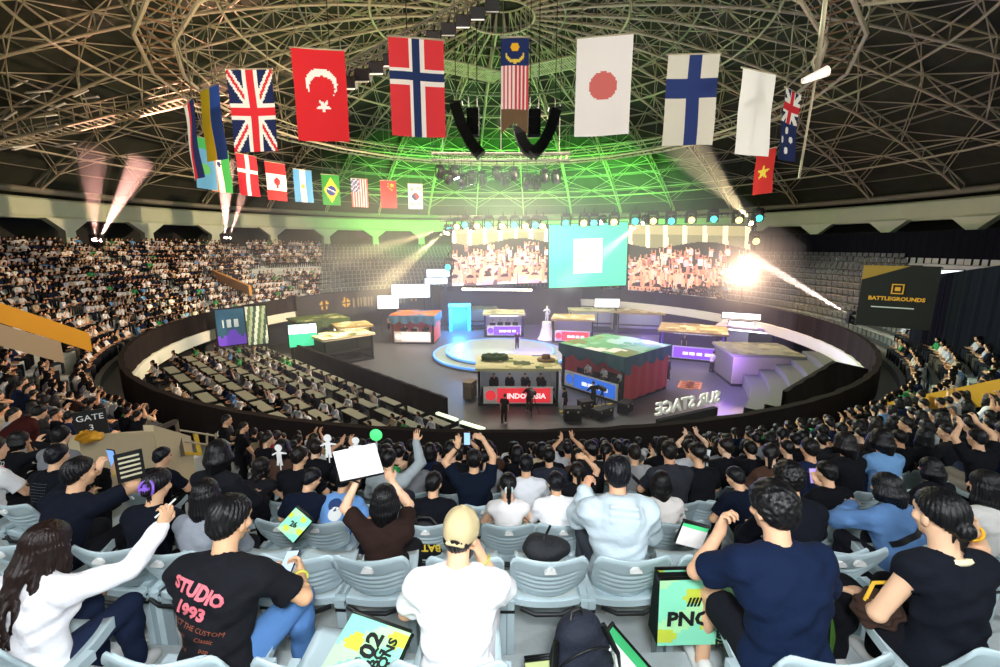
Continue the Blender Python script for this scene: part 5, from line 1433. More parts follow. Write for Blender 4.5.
PINK = M_col('e0707c', .8); ORG = M_col('8a4a30', .9)
back_print('B', 'STUDIO', .078, .05, -.03, PINK, .004, tilt=-17); back_print('B', '1993', .078, -.03, -.055, PINK, .004, tilt=-17)
for i, (tx, s) in enumerate((('SELECT THE CUSTOM', .03), ('Classic      Classic', .028), ('pop            pop', .028), ('band         band', .028))): back_print('B', tx, s, -.10 - .04 * i, -.04, ORG, tilt=-17)
for i in range(7): back_print('G', '- - - - - - - - - -', .03, .07 - .03 * i, 0, M_col('a8acb0', .8))
back_print('ST', '\u25cf', .16, .02, 0, M_white); 
back_print('L', '\u25cf', .2, .02, .0, M_col('1f3a6e', .8)); back_print('L', '\u25cf', .2, -.08, .02, M_col('e4e6e2', .8), )
back_print('H', 'TO', .09, .03, -.03, M_white); back_print('H', '\u25a0', .14, -.05, 0, M_col('c83440', .8))

def wr(key, n, off=(0, 0, 0)):
    o, J, M = H_[key]; w_, f, p = J['hand' + n]; return M @ Vector((w_ + f * .09 + p * .03 + v3(*off)).tolist())
def phone(lab, pos, fwd, up=(0, 0, 1), lit=None):
    t = thing('phone', lab, 'phone', (0, 0, 0)); t.matrix_basis = basis(pos, fwd, up)
    mb = MB(); mb.box((0, 0, 0), (.075, .009, .15)); mb.box((.02, .006, .055), (.022, .004, .03)); obj('body', mb, M_black, t)
    mb = MB(); mb.box((0, -.006, 0), (.068, .003, .142)); obj('screen', mb, M_em(lit, .9) if lit else mat('dark_glass', '0c0e12', .08), t)
    return t
phone('black phone in the lap of the man in the pink-lettered shirt', (wr('B', 'L') + wr('B', 'R')) / 2, (.1, .4, -1), (0, 1, .4), '9fb0c8')
phone('phone at the ear of the man in the beige cap', wr('C', 'R'), (-.9, .3, 0), (0, .2, 1))
phone('raised phone with lit screen held by the man beside the purple hair clip', (wr('F', 'L') + wr('F', 'R')) / 2 + Vector((0, .02, .03)), (.25, 1, .1), (0, 0, 1), '6a94d0')
phone('phone held over the head of the man with both arms raised', (wr('P', 'L') + wr('P', 'R')) / 2, (0, 1, -.1), (0, 0, 1), '8fb4e0')
phone('phone held by the man with thick black hair near the denim jacket', wr('MB', 'R'), (0, 1, -.4), (0, 0, 1), 'a08ad0')
# pen of the woman in white
t = thing('pen', 'white pen in the raised hand of the long-haired woman', 'pen', (0, 0, 0)); p = wr('A', 'R', (0, .0, .01))
t.matrix_basis = basis(p, (.5, .6, .5))
mb = MB(); mb.tube([(0, -.05, 0), (0, .07, 0)], .005, 8); obj('barrel', mb, M_white, t)
mb = MB(); mb.tube([(0, .07, 0), (0, .085, 0)], [.005, .001], 8); obj('tip', mb, M_black, t)
# blank board
c0, c1, c2 = at_y(333, 452, 2.95), at_y(375, 443, 2.95), at_y(341, 482, 2.85)
t = thing('white_board', 'blank white board held up by the woman with the black bob', 'board', (c1 + c2) / 2)
o_ = -t.location; x = c1 - c0; y = c2 - c0; n = x.cross(y).normalized() * .006
mb = MB().add([c0 + o_ + n, c0 + x + o_ + n, c0 + x + y + o_ + n, c0 + y + o_ + n, c0 + o_ - n, c0 + x + o_ - n, c0 + x + y + o_ - n, c0 + y + o_ - n], [(0, 1, 2, 3), (7, 6, 5, 4), (0, 4, 5, 1), (1, 5, 6, 2), (2, 6, 7, 3), (3, 7, 4, 0)])
obj('sheet', mb, mat('paper_white', 'f6f6f4', .7), t)
mb = MB(); mb.bar(c2 + o_, c2 + x + o_, .014); obj('lower_edge', mb, M_black, t)
# white paper figures held up in the crowd
def cutout(lab, px, py, Y, h):
    c = at_y(px, py, Y); t = thing('paper_figure', lab, 'paper cut-out', c, 0)
    def blob(pts): return pts
    s = h; mb = MB()
    hd = [(.16 * s * math.cos(a), .34 * s + .16 * s * math.sin(a)) for a in [2 * PI * i / 20 for i in range(20)]]
    bd = [(-.06 * s, .2 * s), (.06 * s, .2 * s), (.09 * s, .14 * s), (.34 * s, .10 * s), (.34 * s, .05 * s), (.1 * s, .05 * s), (.1 * s, -.2 * s), (.13 * s, -.5 * s), (.03 * s, -.5 * s), (0, -.28 * s), (-.04 * s, -.5 * s), (-.14 * s, -.5 * s), (-.1 * s, -.2 * s), (-.11 * s, .06 * s), (-.3 * s, -.02 * s), (-.31 * s, .03 * s), (-.1 * s, .15 * s)]
    for nm, P in (('head', hd), ('figure', bd)):
        mb = MB(); n = len(P); vs = [(x_, -.004, z) for x_, z in P] + [(x_, .004, z) for x_, z in P]
        mb.add(vs, [tuple(range(n)), tuple(reversed(range(n, 2 * n)))] + [(i, i + n, (i + 1) % n + n, (i + 1) % n) for i in range(n)]); obj(nm, mb, mat('paper_white', 'f6f6f4', .7), t)
    mb = MB(); mb.tube([(0, .01, -.3 * s), (0, .01, -.75 * s)], .006, 5); obj('stick', mb, M_white, t)
cutout('white paper figure held beside the woman with bare shoulders', 279, 455, 4.4, .24)
cutout('white paper figure with round head sticking up left of the blank board', 328, 446, 4.2, .25)
cutout('white paper figure whose round head shows just above the blank board', 356, 448, 4.3, .24)
# green fan held over the board
t = thing('hand_fan', 'bright green round light stick raised above the blank board', 'light stick', at_y(376, 435, 4.6))
mb = MB().lathe([(.001, -.012), (.06, -.012), (.07, 0), (.06, .012), (.001, .012)], n=20, smooth=True); mb.xform(Matrix.Rotation(PI / 2, 4, 'X')); obj('disc', mb, M_em('4fe07a', .8), t)
mb = MB(); mb.tube([(0, 0, -.07), (0, 0, -.22)], .01, 6); obj('handle', mb, M_white, t)
# hair accessories are worn, so they belong to the people
def wear(key, nm, mb, m, M=None):
    o, J, Mx = H_[key]; return obj(nm, mb, m, o, head_matrix(J) @ (M or Matrix()))
mb = MB(); mb.tube([(.055 * math.cos(2 * PI * i / 20), -.118 - .01 * math.cos(4 * PI * i / 20), .0 + .06 * math.sin(2 * PI * i / 20)) for i in range(20)], .010, 6, closed=True); mb.box((0, -.145, .0), (.07, .02, .02)); mb.box((0, -.142, .0), (.02, .02, .07)); wear('I', 'hair_clip', mb, M_col('8f62d8', .4))
mb = MB(); mb.box((.03, -.125, .02), (.04, .03, .085), Matrix.Rotation(.4, 3, 'Y')); wear('X', 'hair_clip', mb, M_white)
mb = MB(); mb.tube([(.036 * math.cos(2 * PI * i / 16), -.122, -.02 + .036 * math.sin(2 * PI * i / 16)) for i in range(16)], .014, 6, closed=True); wear('R', 'scrunchie', mb, M_col('cfe0dc', .8))
def wristband(key, n, m, r=.036):
    o, J, Mx = H_[key]; w_ = J['wr' + n]; f = nrm(J['el' + n] - w_); c = w_ + f * .03; a = nrm(np.cross(f, v3(.3, .5, .8))); b = np.cross(f, a)
    mb = MB(); mb.tube([tuple(c + (a * math.cos(2 * PI * i / 16) + b * math.sin(2 * PI * i / 16)) * r) for i in range(16)], .008, 5, closed=True); obj('wristband', mb, m, o)
wristband('B', 'R', M_col('c8c850', .7)); wristband('C', 'R', M_col('b9b860', .7)); wristband('M', 'L', M_black); wristband('V', 'R', M_col('e8c040', .7), .045); wristband('U', 'L', M_col('e0d060', .7)); wristband('E', 'R', M_col('e8b020', .7), .04); wristband('F', 'R', M_col('d8c860', .7)); wristband('P', 'L', M_black)
def strap(key, w0, w1, m, part=None, rad=.012, wid=.05):
    """band across the back following the cloth"""
    o, J, Mx = H_[key]; c = next(c for c in o.children if c.name.split('.')[0] in ('shirt', 'jacket', 'hoodie')); bv = BVHTree.FromPolygons([v.co[:] for v in c.data.vertices], [p.vertices[:] for p in c.data.polygons])
    S2 = Matrix(J['S2'].tolist()); n = -(S2 @ Vector((0, 1, 0))); P = []; ch = Vector(J['chest'].tolist())
    for i in range(25):
        f = i / 24; q = ch + S2 @ Vector((w0[0] + (w1[0] - w0[0]) * f, 0, w0[1] + (w1[1] - w0[1]) * f)); hit = bv.ray_cast(q + n * .5, -n, 1.)
        if hit[0] is not None: P.append(hit[0] + n * .006)
    d = (S2 @ Vector((w0[1] - w1[1], 0, w1[0] - w0[0]))).normalized() * wid / 2
    vs = [];
    for p in P: vs += [p + d, p - d, p + d + n * .005, p - d + n * .005]
    fs = []
    for i in range(len(P) - 1): fs += [(4 * i + 2, 4 * i + 3, 4 * i + 7, 4 * i + 6), (4 * i, 4 * i + 2, 4 * i + 6, 4 * i + 4), (4 * i + 1, 4 * i + 5, 4 * i + 7, 4 * i + 3)]
    obj('bag_strap', MB().add(vs, fs), m, o)
strap('DN', (-.16, -.10), (.17, .06), M_black); strap('Z', (-.12, .10), (.10, -.12), M_black)
back_print('E', '_', .001, 0, 0, M_black) if 0 else None
# yellow-cream neckline under the bun
o, J, Mx = H_['E']; mb = MB(); S2 = Matrix(J['S2'].tolist()); nk = Vector(J['neck'].tolist())
mb.tube([nk + S2 @ Vector((.085 * math.cos(a), -.01 + .075 * math.sin(a), -.012 - .035 * max(0, math.sin(a)))) for a in [2 * PI * i / 24 for i in range(24)]], .016, 6, closed=True); obj('inner_collar', mb, M_col('f0e2b8', .8), o)

# seats nobody sits on, in the two nearest rows
def seat_px(k, px, py, lab):
    p = at_r(px, py, row_r(k) + .2); a = math.atan2(p.x, CY - p.y); OCC.setdefault(k, []).append(a); return put_seat(frame_at(k, a), lab), a
s300, a300 = seat_px(1, 303, 560, 'empty grey seat in front of the navy-shirted man who bends sideways')
s549, a549 = seat_px(1, 548, 565, 'empty grey seat with a black bag lying on top of its back')
s716, a716 = seat_px(1, 712, 565, 'empty grey seat hidden at one side by the green lettered tote bag')
seat_px(1, 466, 565, 'empty grey seat right beyond the man in the beige cap')
seat_px(1, 225, 560, 'grey seat just beyond the man in the pink-lettered shirt')
seat_px(1, 842, 560, 'empty grey seat with a shoe print between the navy shirt and the low-bun woman')
seat_px(0, 172, 655, 'grey seat back at the frame edge between the white sweater and the pink-lettered shirt')
s318, a318 = seat_px(0, 318, 665, 'grey seat back at the frame edge beside the pink-lettered shirt man')
seat_px(3, 484, 500, 'grey seat back seen between the raised-arms man and the girl with a hair tie')
seat_px(3, 582, 502, 'grey seat back showing beside the man in the white collared shirt')
seat_px(3, 722, 500, 'grey seat back beyond the cream-topped girl')
# black bag on the seat
def sdf_thing(nm, lab, cat, M, build, lo, hi, m, h=.008, part='body'):
    t = thing(nm, lab, cat); t.matrix_basis = M; g = SDF(lo, hi, h); build(g); link(part, g.mesh(part, m), t); return t
BAGM = mat('bag_black', '101318', .75, bump=.3, bscale=60)
def b1(g): g.ell((0, 0, 0), (.155, .09, .075), None, 0); g.ell((-.05, .02, .03), (.08, .07, .05)); g.wrinkle(.006, 30, 3); g.cut(-g.P()[2] * 1 - .055 + 0 * g.P()[0])
t = sdf_thing('black_bag', 'soft black bag resting on the back of an empty grey seat', 'bag', frame_at(1, a549) @ Matrix.Translation((0, -.12, .80)), b1, (-.2, -.14, -.1), (.2, .14, .12), BAGM)
mb = MB(); mb.tube([(-.02, 0, .07), (.0, -.01, .12), (.02, 0, .16)], .008, 6); obj('strap', mb, M_black, t)
# backpack standing on the step
p = at_r(588, 640, 33.85); a_ = math.atan2(p.x, CY - p.y)
def b2(g):
    g.ell((0, 0, .24), (.145, .10, .25), None, 0); g.ell((0, -.08, .16), (.115, .06, .13), None, .03); g.ell((0, -.01, .43), (.09, .07, .06), None, .04); g.wrinkle(.006, 22, 2)
t = sdf_thing('backpack', 'dark navy backpack standing on the step between the white T-shirt and navy shirt men', 'backpack', Matrix.Translation(pol(33.85, a_, row_z(0))) @ Matrix.Rotation(a_ + .25, 4, 'Z') @ Matrix.Rotation(-.12, 4, 'Y') @ Matrix.Scale(1.16, 4), b2, (-.22, -.2, -.05), (.22, .18, .56), mat('pack_navy', '151b2b', .8, bump=.3, bscale=60))
mb = MB(); mb.tube([(-.03, 0, .49), (-.02, -.0, .53), (.02, 0, .53), (.03, 0, .49)], .009, 6); obj('top_handle', mb, M_black, t)
for z_, r_, y_ in ((.30, .105, -.135), (.40, .125, -.085)):
    mb = MB(); mb.tube([(r_ * math.cos(PI * i / 14), y_ + .05 * (1 - math.sin(PI * i / 14)), z_ - .12 + .12 * math.sin(PI * i / 14)) for i in range(15)], .006, 5); obj('zip_line', mb, M_black, t)
mb = MB(); mb.box((-.05, -.125, .33), (.035, .03, .05), Matrix.Rotation(.3, 3, 'X')); obj('label_patch', mb, M_white, t)
for k in (-1, 1):
    mb = MB(); mb.tube([(k * .11, -.02, .43), (k * .15, -.06, .30), (k * .145, -.07, .15), (k * .12, -.04, .04)], .014, 6); obj('shoulder_strap', mb, M_black, t)
mb = MB(); mb.tube([(.10, -.10, .38), (.135, -.07, .30), (.14, -.075, .22)], .007, 5); obj('zip_piping', mb, M_white, t)
# printed carrier bags
mint = lambda s_: (lambda u, v: 'c9d84a' if math.sin(u * 9 + v * 5 + s_) + math.sin(v * 13 - u * 4) > 1.1 else ('8fe8c0' if math.sin(u * 5 - v * 8 + s_) > -.3 else 'b4f0b0'))
INK = mat('print_black', '0c0e10', .6)
def carrier(nm, lab, M, w, h, d, fn, texts, open_top=True, cat='bag'):
    """paper bag: origin at the bottom centre, printed face towards local -y"""
    t = thing(nm, lab, cat); t.matrix_basis = M
    mb = MB(); bul = lambda u, v: (d / 2) * (1 - .45 * v) + .012 * math.sin(PI * u) * math.sin(PI * v)
    mb.grid(lambda u, v: ((u - .5) * w, -bul(u, v), v * h), 20, 20, fn)
    mb.grid(lambda u, v: ((.5 - u) * w, bul(u, v), v * h), 8, 8, fn)
    for k in (-1, 1): mb.grid(lambda u, v: (k * w / 2 - k * .02 * math.sin(PI * u) * v, k * (u - .5) * d * (1 - .45 * v), v * h), 4, 8, lambda u, v: '16201c')
    mb.add([(-w / 2, -d / 2, 0), (w / 2, -d / 2, 0), (w / 2, d / 2, 0), (-w / 2, d / 2, 0)], [(3, 2, 1, 0)], 0, '8fe8c0'); obj('body', mb, M_paint, t)
    mb = MB(); mb.tube([(-w / 2, -d * .28, h), (w / 2, -d * .28, h + .004)], .010, 5); mb.tube([(-w / 2, d * .28, h), (w / 2, d * .28, h)], .010, 5); mb.box((0, 0, h - .035), (w * .97, d * .5, .03)); obj('rim', mb, M_black, t)['kind'] = 'stuff'
    for txt, size, x, z, rot in texts:
        m_ = Matrix.Translation((x, -d / 2 * (1 - .45 * z / h) - .017, z)) @ Matrix.Rotation(PI / 2, 4, 'X') @ Matrix.Rotation(rot, 4, 'Z')
        lettering(txt, size, INK, t, m_, bold=size * .035)
    return t
p = at_r(690, 622, 33.66); a_ = math.atan2(p.x, CY - p.y)
carrier('tote_bag', 'mint green tote bag with black slashes standing against an empty seat', Matrix.Translation(pol(33.66, a_, row_z(0) + .24)) @ Matrix.Rotation(a_, 4, 'Z'), .42, .40, .14, mint(0), [('PNC', .12, -.05, .17, 0), ('////', .07, -.02, .27, 0), ('2025', .06, .13, .05, -PI / 2)])
def tilted(px, py, r, yaw, tilt, dz=.0, roll=0.):
    p = at_r(px, py, r); a = math.atan2(p.x, CY - p.y)
    return Matrix.Translation(pol(r, a, row_z(0) + dz)) @ Matrix.Rotation(a + yaw, 4, 'Z') @ Matrix.Rotation(tilt, 4, 'X') @ Matrix.Rotation(roll, 4, 'Y')
carrier('carrier_bag', 'green and yellow carrier bag with bold black print leaning between two men', frame_at(0, a318) @ Matrix.Translation((.06, -.20, .50)) @ Matrix.Rotation(-.35, 4, 'Z') @ Matrix.Rotation(-1.15, 4, 'X') @ Matrix.Scale(.82, 4), .40, .44, .08, mint(2), [('202', .13, .02, .28, PI / 2 * .95), ('PUBG', .075, .09, .22, PI / 2), ('NATIONS', .072, .135, .22, PI / 2), ('CUP', .072, .18, .2, PI / 2)])
carrier('carrier_bag', 'pale green folder marked with a large 6 lying beside the dark backpack', tilted(655, 668, 34.0, .35, -.9, .10, -.45), .34, .38, .05, lambda u, v: 'dff3dc' if u < .8 else ('3fae6c' if u < .93 else '101812'), [('6', .16, .02, .1, .6)])
carrier('carrier_bag', 'small yellow-green paper bag tucked behind the dark backpack', tilted(549, 650, 33.9, .1, -.35, .02), .22, .26, .05, lambda u, v: 'd9e6a0' if u < .6 else 'e6ee7a', [])
carrier('carrier_bag', 'bright green folded bag lying by the navy-shirted man bending sideways', frame_at(1, a300) @ Matrix.Translation((-.24, .06, .74)) @ Matrix.Rotation(-.7, 4, 'X') @ Matrix.Rotation(.6, 4, 'Y'), .16, .17, .04, mint(4), [('26', .05, 0, .08, .3)])
carrier('carrier_bag', 'green-edged white envelope standing on the empty seat behind the tote bag', frame_at(1, a716) @ Matrix.Translation((-.08, -.03, .74)) @ Matrix.Rotation(.3, 4, 'Y'), .18, .16, .03, lambda u, v: '52d488' if v > .8 else 'ece6e2', [])
carrier('carrier_bag', 'dark green slim bag standing between the navy shirt and the denim jacket', tilted(838, 590, 33.7, .5, -.05, .1), .10, .42, .06, lambda u, v: '4f7a30', [])
# black bag with upside-down yellow letters worn by the man beyond the cap
p = at_r(425, 520, row_r(2) + .12); a_ = math.atan2(p.x, CY - p.y)
t = sdf_thing('black_bag', 'black bag with upside-down yellow lettering beside the brown T-shirt', 'bag', frame_at(2, a_, row_r(2) + .16) @ Matrix.Translation((0, 0, .60)), lambda g: (g.ell((0, 0, 0), (.17, .07, .2), None, 0), g.wrinkle(.006, 24, 1)), (-.22, -.12, -.25), (.22, .12, .25), BAGM)
lettering('BATTLE', .09, M_col('e8c840', .7), t, Matrix.Translation((0, -.085, 0)) @ Matrix.Rotation(PI / 2, 4, 'X') @ Matrix.Rotation(PI, 4, 'Z'), bold=.002)
mb = MB(); mb.tube([(-.1, -.02, .17), (-.04, -.04, .26), (.06, -.04, .26), (.12, -.02, .17)], .012, 6); obj('strap', mb, M_black, t)
# furry brown bag and sneakers near the bun woman
o, J, Mx = H_['E']
t = sdf_thing('fluffy_bag', 'fluffy dark brown bag in the lap of the low-bun woman', 'bag', Mx @ Matrix.Translation((-.20, .16, .66)), lambda g: (g.ell((0, 0, 0), (.11, .09, .09), None, 0), g.wrinkle(.012, 70, 1)), (-.16, -.14, -.14), (.16, .14, .14), M_col('3a241a', .95), .008)
mb = MB(); mb.tube([(-.08, 0, .06), (-.05, .0, .16), (.05, 0, .16), (.08, 0, .06)], .01, 6); obj('strap', mb, M_col('e8b830', .7), t)
# gate sign, vomitory walls and rails at the left
GB = mat('gate_wall', 'cfc19a', .8, vary=.08, bscale=2)
slab('wall_gate', at_d(72, 436, 8.6), at_d(148, 431, 9.4), 1.1, .18, GB)
slab('wall_gate_side', at_d(148, 425, 9.5), at_d(186, 436, 10.2), .9, .18, GB)
c = at_d(91, 423, 8.3)
t = thing('gate_sign', 'black sign reading GATE 3 hung on the beige gate wall', 'sign', c, .62)
mb = MB(); mb.box((0, 0, 0), (.34, .03, .36)); obj('board', mb, M_black, t)
lettering('GATE', .115, M_white, t, Matrix.Translation((0, -.02, .08)) @ MX); lettering('3', .115, M_white, t, Matrix.Translation((0, -.02, -.06)) @ MX)
c = at_d(89, 437, 8.2)
t = sdf_thing('yellow_bag', 'crumpled yellow bag on the wall under the gate sign', 'bag', Matrix.Translation(c), lambda g: (g.ell((0, 0, 0), (.19, .1, .075), None, 0), g.wrinkle(.012, 40, 1)), (-.26, -.16, -.13), (.26, .16, .13), M_col('d89a20', .6))
mb = MB(); mb.tube([(-.06, 0, .06), (0, -.02, .11), (.06, 0, .06)], .008, 5); obj('knot', mb, M_col('c88a18', .6), t)
t = thing('guard_rail', 'steel guard rail with one yellow post beside the two stewards', 'railing', at_d(150, 432, 9.8)); o_ = -t.location
q0, q1, q2, q3 = at_d(147, 434, 9.6), at_d(176, 421, 10), at_d(183, 450, 10), at_d(217, 430, 10.6)
for a_, b_ in ((q0, q1), (at_d(150, 445, 9.6), at_d(180, 436, 10))):
    mb = MB(); mb.bar(a_ + o_, b_ + o_, .07); obj('top_rail', mb, M_col('4a4238', .6), t)
for a_, b_ in ((at_d(176, 421, 10), at_d(183, 456, 10)), (at_d(148, 432, 9.6), at_d(152, 462, 9.6))):
    mb = MB(); mb.bar(a_ + o_, b_ + o_, .06); obj('post', mb, M_col('5a4a30', .6), t)
mb = MB(); mb.bar(at_d(195, 433, 10.3) + o_, at_d(200, 455, 10.3) + o_, .07); mb.bar(at_d(183, 453, 10) + o_, at_d(200, 454, 10.3) + o_, .05); obj('yellow_post', mb, M_col('e0b820', .6), t)
for a_, b_ in ((at_d(178, 430, 10), at_d(218, 436, 10.6)), (at_d(180, 441, 10), at_d(218, 446, 10.6))):
    mb = MB(); mb.tube([a_ + o_, b_ + o_], .02, 6); obj('mid_rail', mb, M_steel, t)
for px in (207, 216):
    mb = MB(); mb.tube([at_d(px, 433, 10.5) + o_, at_d(px, 458, 10.5) + o_], .02, 6); obj('baluster', mb, M_steel, t)
# tag signs held by the photographing man's neighbour
c = at_d(130, 466, 4.3)
t = thing('placard', 'black placard with pale printed lines held up in front of the phone', 'placard', c, .75)
mb = MB(); mb.box((0, 0, 0), (.16, .01, .22)); obj('card', mb, M_black, t)
mb = MB()
for i in range(5): mb.box((0, -.007, .075 - i * .036), (.12, .004, .014))
obj('print', mb, M_col('cfc8a8', .7), t)['kind'] = 'stuff'
# ================================================================== THE CROWD
RC = random.Random(21)
TPL = []
def tpl(pose, hair, top, h=.017, L=None, leg='trousers', push=.04):
    J = skeleton(pose); o = assemble(J, h, hair, top=top, leg=leg, L=L, M=Matrix.Translation((0, 0, -60)), hh=.012, push=push, seed=len(TPL), amp=.004)
    TPL.append([o, J, hair, False]); return o
tpl(dict(lean=5), 'short', 'tee')
tpl(dict(lean=16, hunch=16, hpitch=12, L=(-.12, .40, .76), R=(.12, .40, .76)), 'short', 'tee')
tpl(dict(fem=True, lean=6, hpitch=16, L=(-.06, .36, .92), R=(.06, .36, .92), Lh=HOLD, Rh=HOLD), 'long', 'tee', L=.28)
tpl(dict(lean=4, R=(.10, .24, 1.38), Rh=HOLD, L=(-.08, .28, 1.34), Lh=HOLD), 'crop', 'tee')
tpl(dict(fem=True, lean=5, hyaw=10), 'bob', 'long', L=.14)
tpl(dict(lean=6, hyaw=38, hpitch=6), 'short', 'shirt')
tpl(dict(fem=True, lean=6, hyaw=-36), 'ponytail', 'tee')
tpl(dict(lean=8, L=(-.05, .32, 1.0), R=(.05, .32, 1.0), Lh=(.2, .5, .9, 1, 0, 0), Rh=(-.2, .5, .9, -1, 0, 0)), 'short', 'hoodie')
tpl(dict(lean=-2, hunch=18, hyaw=-14), 'curly', 'tee')
tpl(dict(fem=True, lean=10, hunch=16, hpitch=14, R=(.06, .28, 1.02), Rh=(-.2, 0, 1, -1, .1, 0)), 'bun', 'sleeveless')
tpl(dict(fem=True, lean=4, hyaw=-20), 'long', 'long', L=.36)
tpl(dict(lean=6, fat=1.18, hyaw=14), 'crop', 'tee')
STANDT = []
for pose, hair, top in ((dict(stand=True, L=(-.24, .06, .80), R=(.24, .08, .80), Lh=(0, .2, -1, 1, 0, 0), Rh=(0, .2, -1, -1, 0, 0)), 'short', 'tee'), (dict(stand=True, L=(-.10, .30, 1.24), R=(.14, .30, 1.26), hyaw=20), 'crop', 'long')):
    J = skeleton(pose); STANDT.append(assemble(J, .02, hair, top=top, M=Matrix.Translation((0, 0, -60)), hh=.014))
TOPC = [('black', '121318', 36), ('black', '1a1b20', 16), ('white', 'e4e5e6', 14), ('grey', '7f8286', 10), ('pale grey', 'b9bcc0', 7), ('navy', '17223e', 9), ('beige', 'b8a689', 4), ('green', '3f9a58', 4), ('red', '9a2a2c', 3), ('light blue', '6c97c4', 4), ('brown', '4a352a', 3)]
HAIRN = {'short': 'short-haired', 'crop': 'cropped-haired', 'long': 'long-haired', 'bob': 'bob-haired', 'ponytail': 'pony-tailed', 'curly': 'curly-haired', 'bun': 'bun-haired'}
def pick_top(side=0):
    t_ = RC.choices(TOPC, [c[2] for c in TOPC])[0]; return t_
def dress(o, topc, legc=None, hairc=None, skin=None):
    o.color = rgba(skin or RC.choice(SKIN))
    for c in o.children:
        n = c.name.split('.')[0]
        if n == 'hair': c.color = rgba(hairc or RC.choice(HAIRC))
        elif n in ('shirt', 'hoodie', 'jacket'): c.color = rgba(topc)
        elif n in ('trousers', 'shorts'): c.color = rgba(legc or RC.choice(['15171d', '1c2130', '2f3a52', '101114', '4a4c52', '8a8378']))
        elif n == 'shoe': c.color = rgba(RC.choice(['d8d8d4', '17181a', '8a8a88']))
USED = set()
def spawn(i, M, topc):
    o = TPL[i][0]
    if i in USED: o = copy_tree(o, M)
    else: o.matrix_basis = M; USED.add(i)
    dress(o, topc); return o
# every seat of the bowl that the picture shows with somebody in it
cand = []
def crowd_here(px, py, k, a, dep):
    if not (-25 < px < 1025 and py > 226): return 0
    deg = math.degrees(a)
    if deg < 0:                                                     # left side of the bowl
        if 208 < px < 255 and 264 < py < 290: return .6            # the stair flank
        if px < 320: return .96
        return .9 if abs(deg) < 60 else 0
    if px > 745 and py < 318: return 0
    if 730 < px < 900 and py < 372 and deg > 60: return 0
    return .88
def in_way(px, py):
    return (62 < px < 222 and 418 < py < 462) or (px < 70 and 318 + px * .35 < py < 336 + px * .3) 
rows_all = [(k, row_r(k), row_z(k)) for k in range(0, 10)]
r_, z_ = 35.05, row_z(0) + .46
kk = -1
while r_ < 38.3: rows_all.append((kk, r_, z_)); r_ += 1.0; z_ += .46; kk -= 1
for k, r, z in rows_all:
    n = int(2 * PI * r / .49); da = 2 * PI / n; ph = .3 / r
    for i in range(n):
        a = ph + da * i
        if a > PI: a -= 2 * PI
        deg = abs(math.degrees(a))
        if deg > 150: continue
        p = pol(r, a, z + 1.2); q = proj(p)
        if not q or q[2] < 1.4: continue
        if k in (0, 1) and (q[2] < 3.4): continue
        if any(abs(a - b) * r < .46 for b in OCC.get(k, [])): continue
        # keep the sight lines to the named people free
        bad = False
        for hk in HERO:
            d_ = (H_[hk[0]][2].translation).length
            if abs(q[0] - hk[3]) < .30 / q[2] * FPX and q[2] < proj(H_[hk[0]][2].translation + Vector((0, 0, 1.2)))[2] and -30 < hk[4] - q[1] < .55 / q[2] * FPX: bad = True; break
        if bad: continue
        if (k in (2, 3)) and 250 < q[0] < 745: continue             # these rows are filled by hand
        if in_way(q[0], q[1]): continue
        # gangways
        if (math.degrees(a) + 3) % 24 < 1.9 * (33 / r) and not (deg < 22): continue
        pr = crowd_here(q[0], q[1], k, a, q[2])
        if RC.random() < pr: cand.append((q[2], k, r, z, a, q[0], q[1]))
cand.sort()
N_IND = 300 - len(HERO) - 22
near_c, far_c = cand[:N_IND], cand[N_IND:]
NUMW = ['zero', 'one', 'two', 'three', 'four', 'five', 'six', 'seven', 'eight', 'nine', 'ten', 'eleven', 'twelve', 'thirteen', 'fourteen', 'fifteen', 'sixteen', 'seventeen', 'eighteen', 'nineteen', 'twenty']
LMK = {'A': 'white-sweater woman', 'B': 'pink-lettered-shirt man', 'E': 'low-bun woman', 'D': 'big navy-shirt man', 'U': 'pale-hoodie man', 'M': 'board-holding woman', 'W': 'charcoal-shirt man', 'F': 'phone photographer', 'P': 'raised-arms man', 'ST': 'folded-arms steward', 'WL': 'grey-shirt long-haired woman', 'RD': 'dark-red-jacket person', 'X': 'hair-clip woman', 'DN': 'denim-jacket woman', 'S': 'mid-crowd white-shirt man', 'Q': 'waving man'}
seen_l = set()
rr2 = random.Random(4)
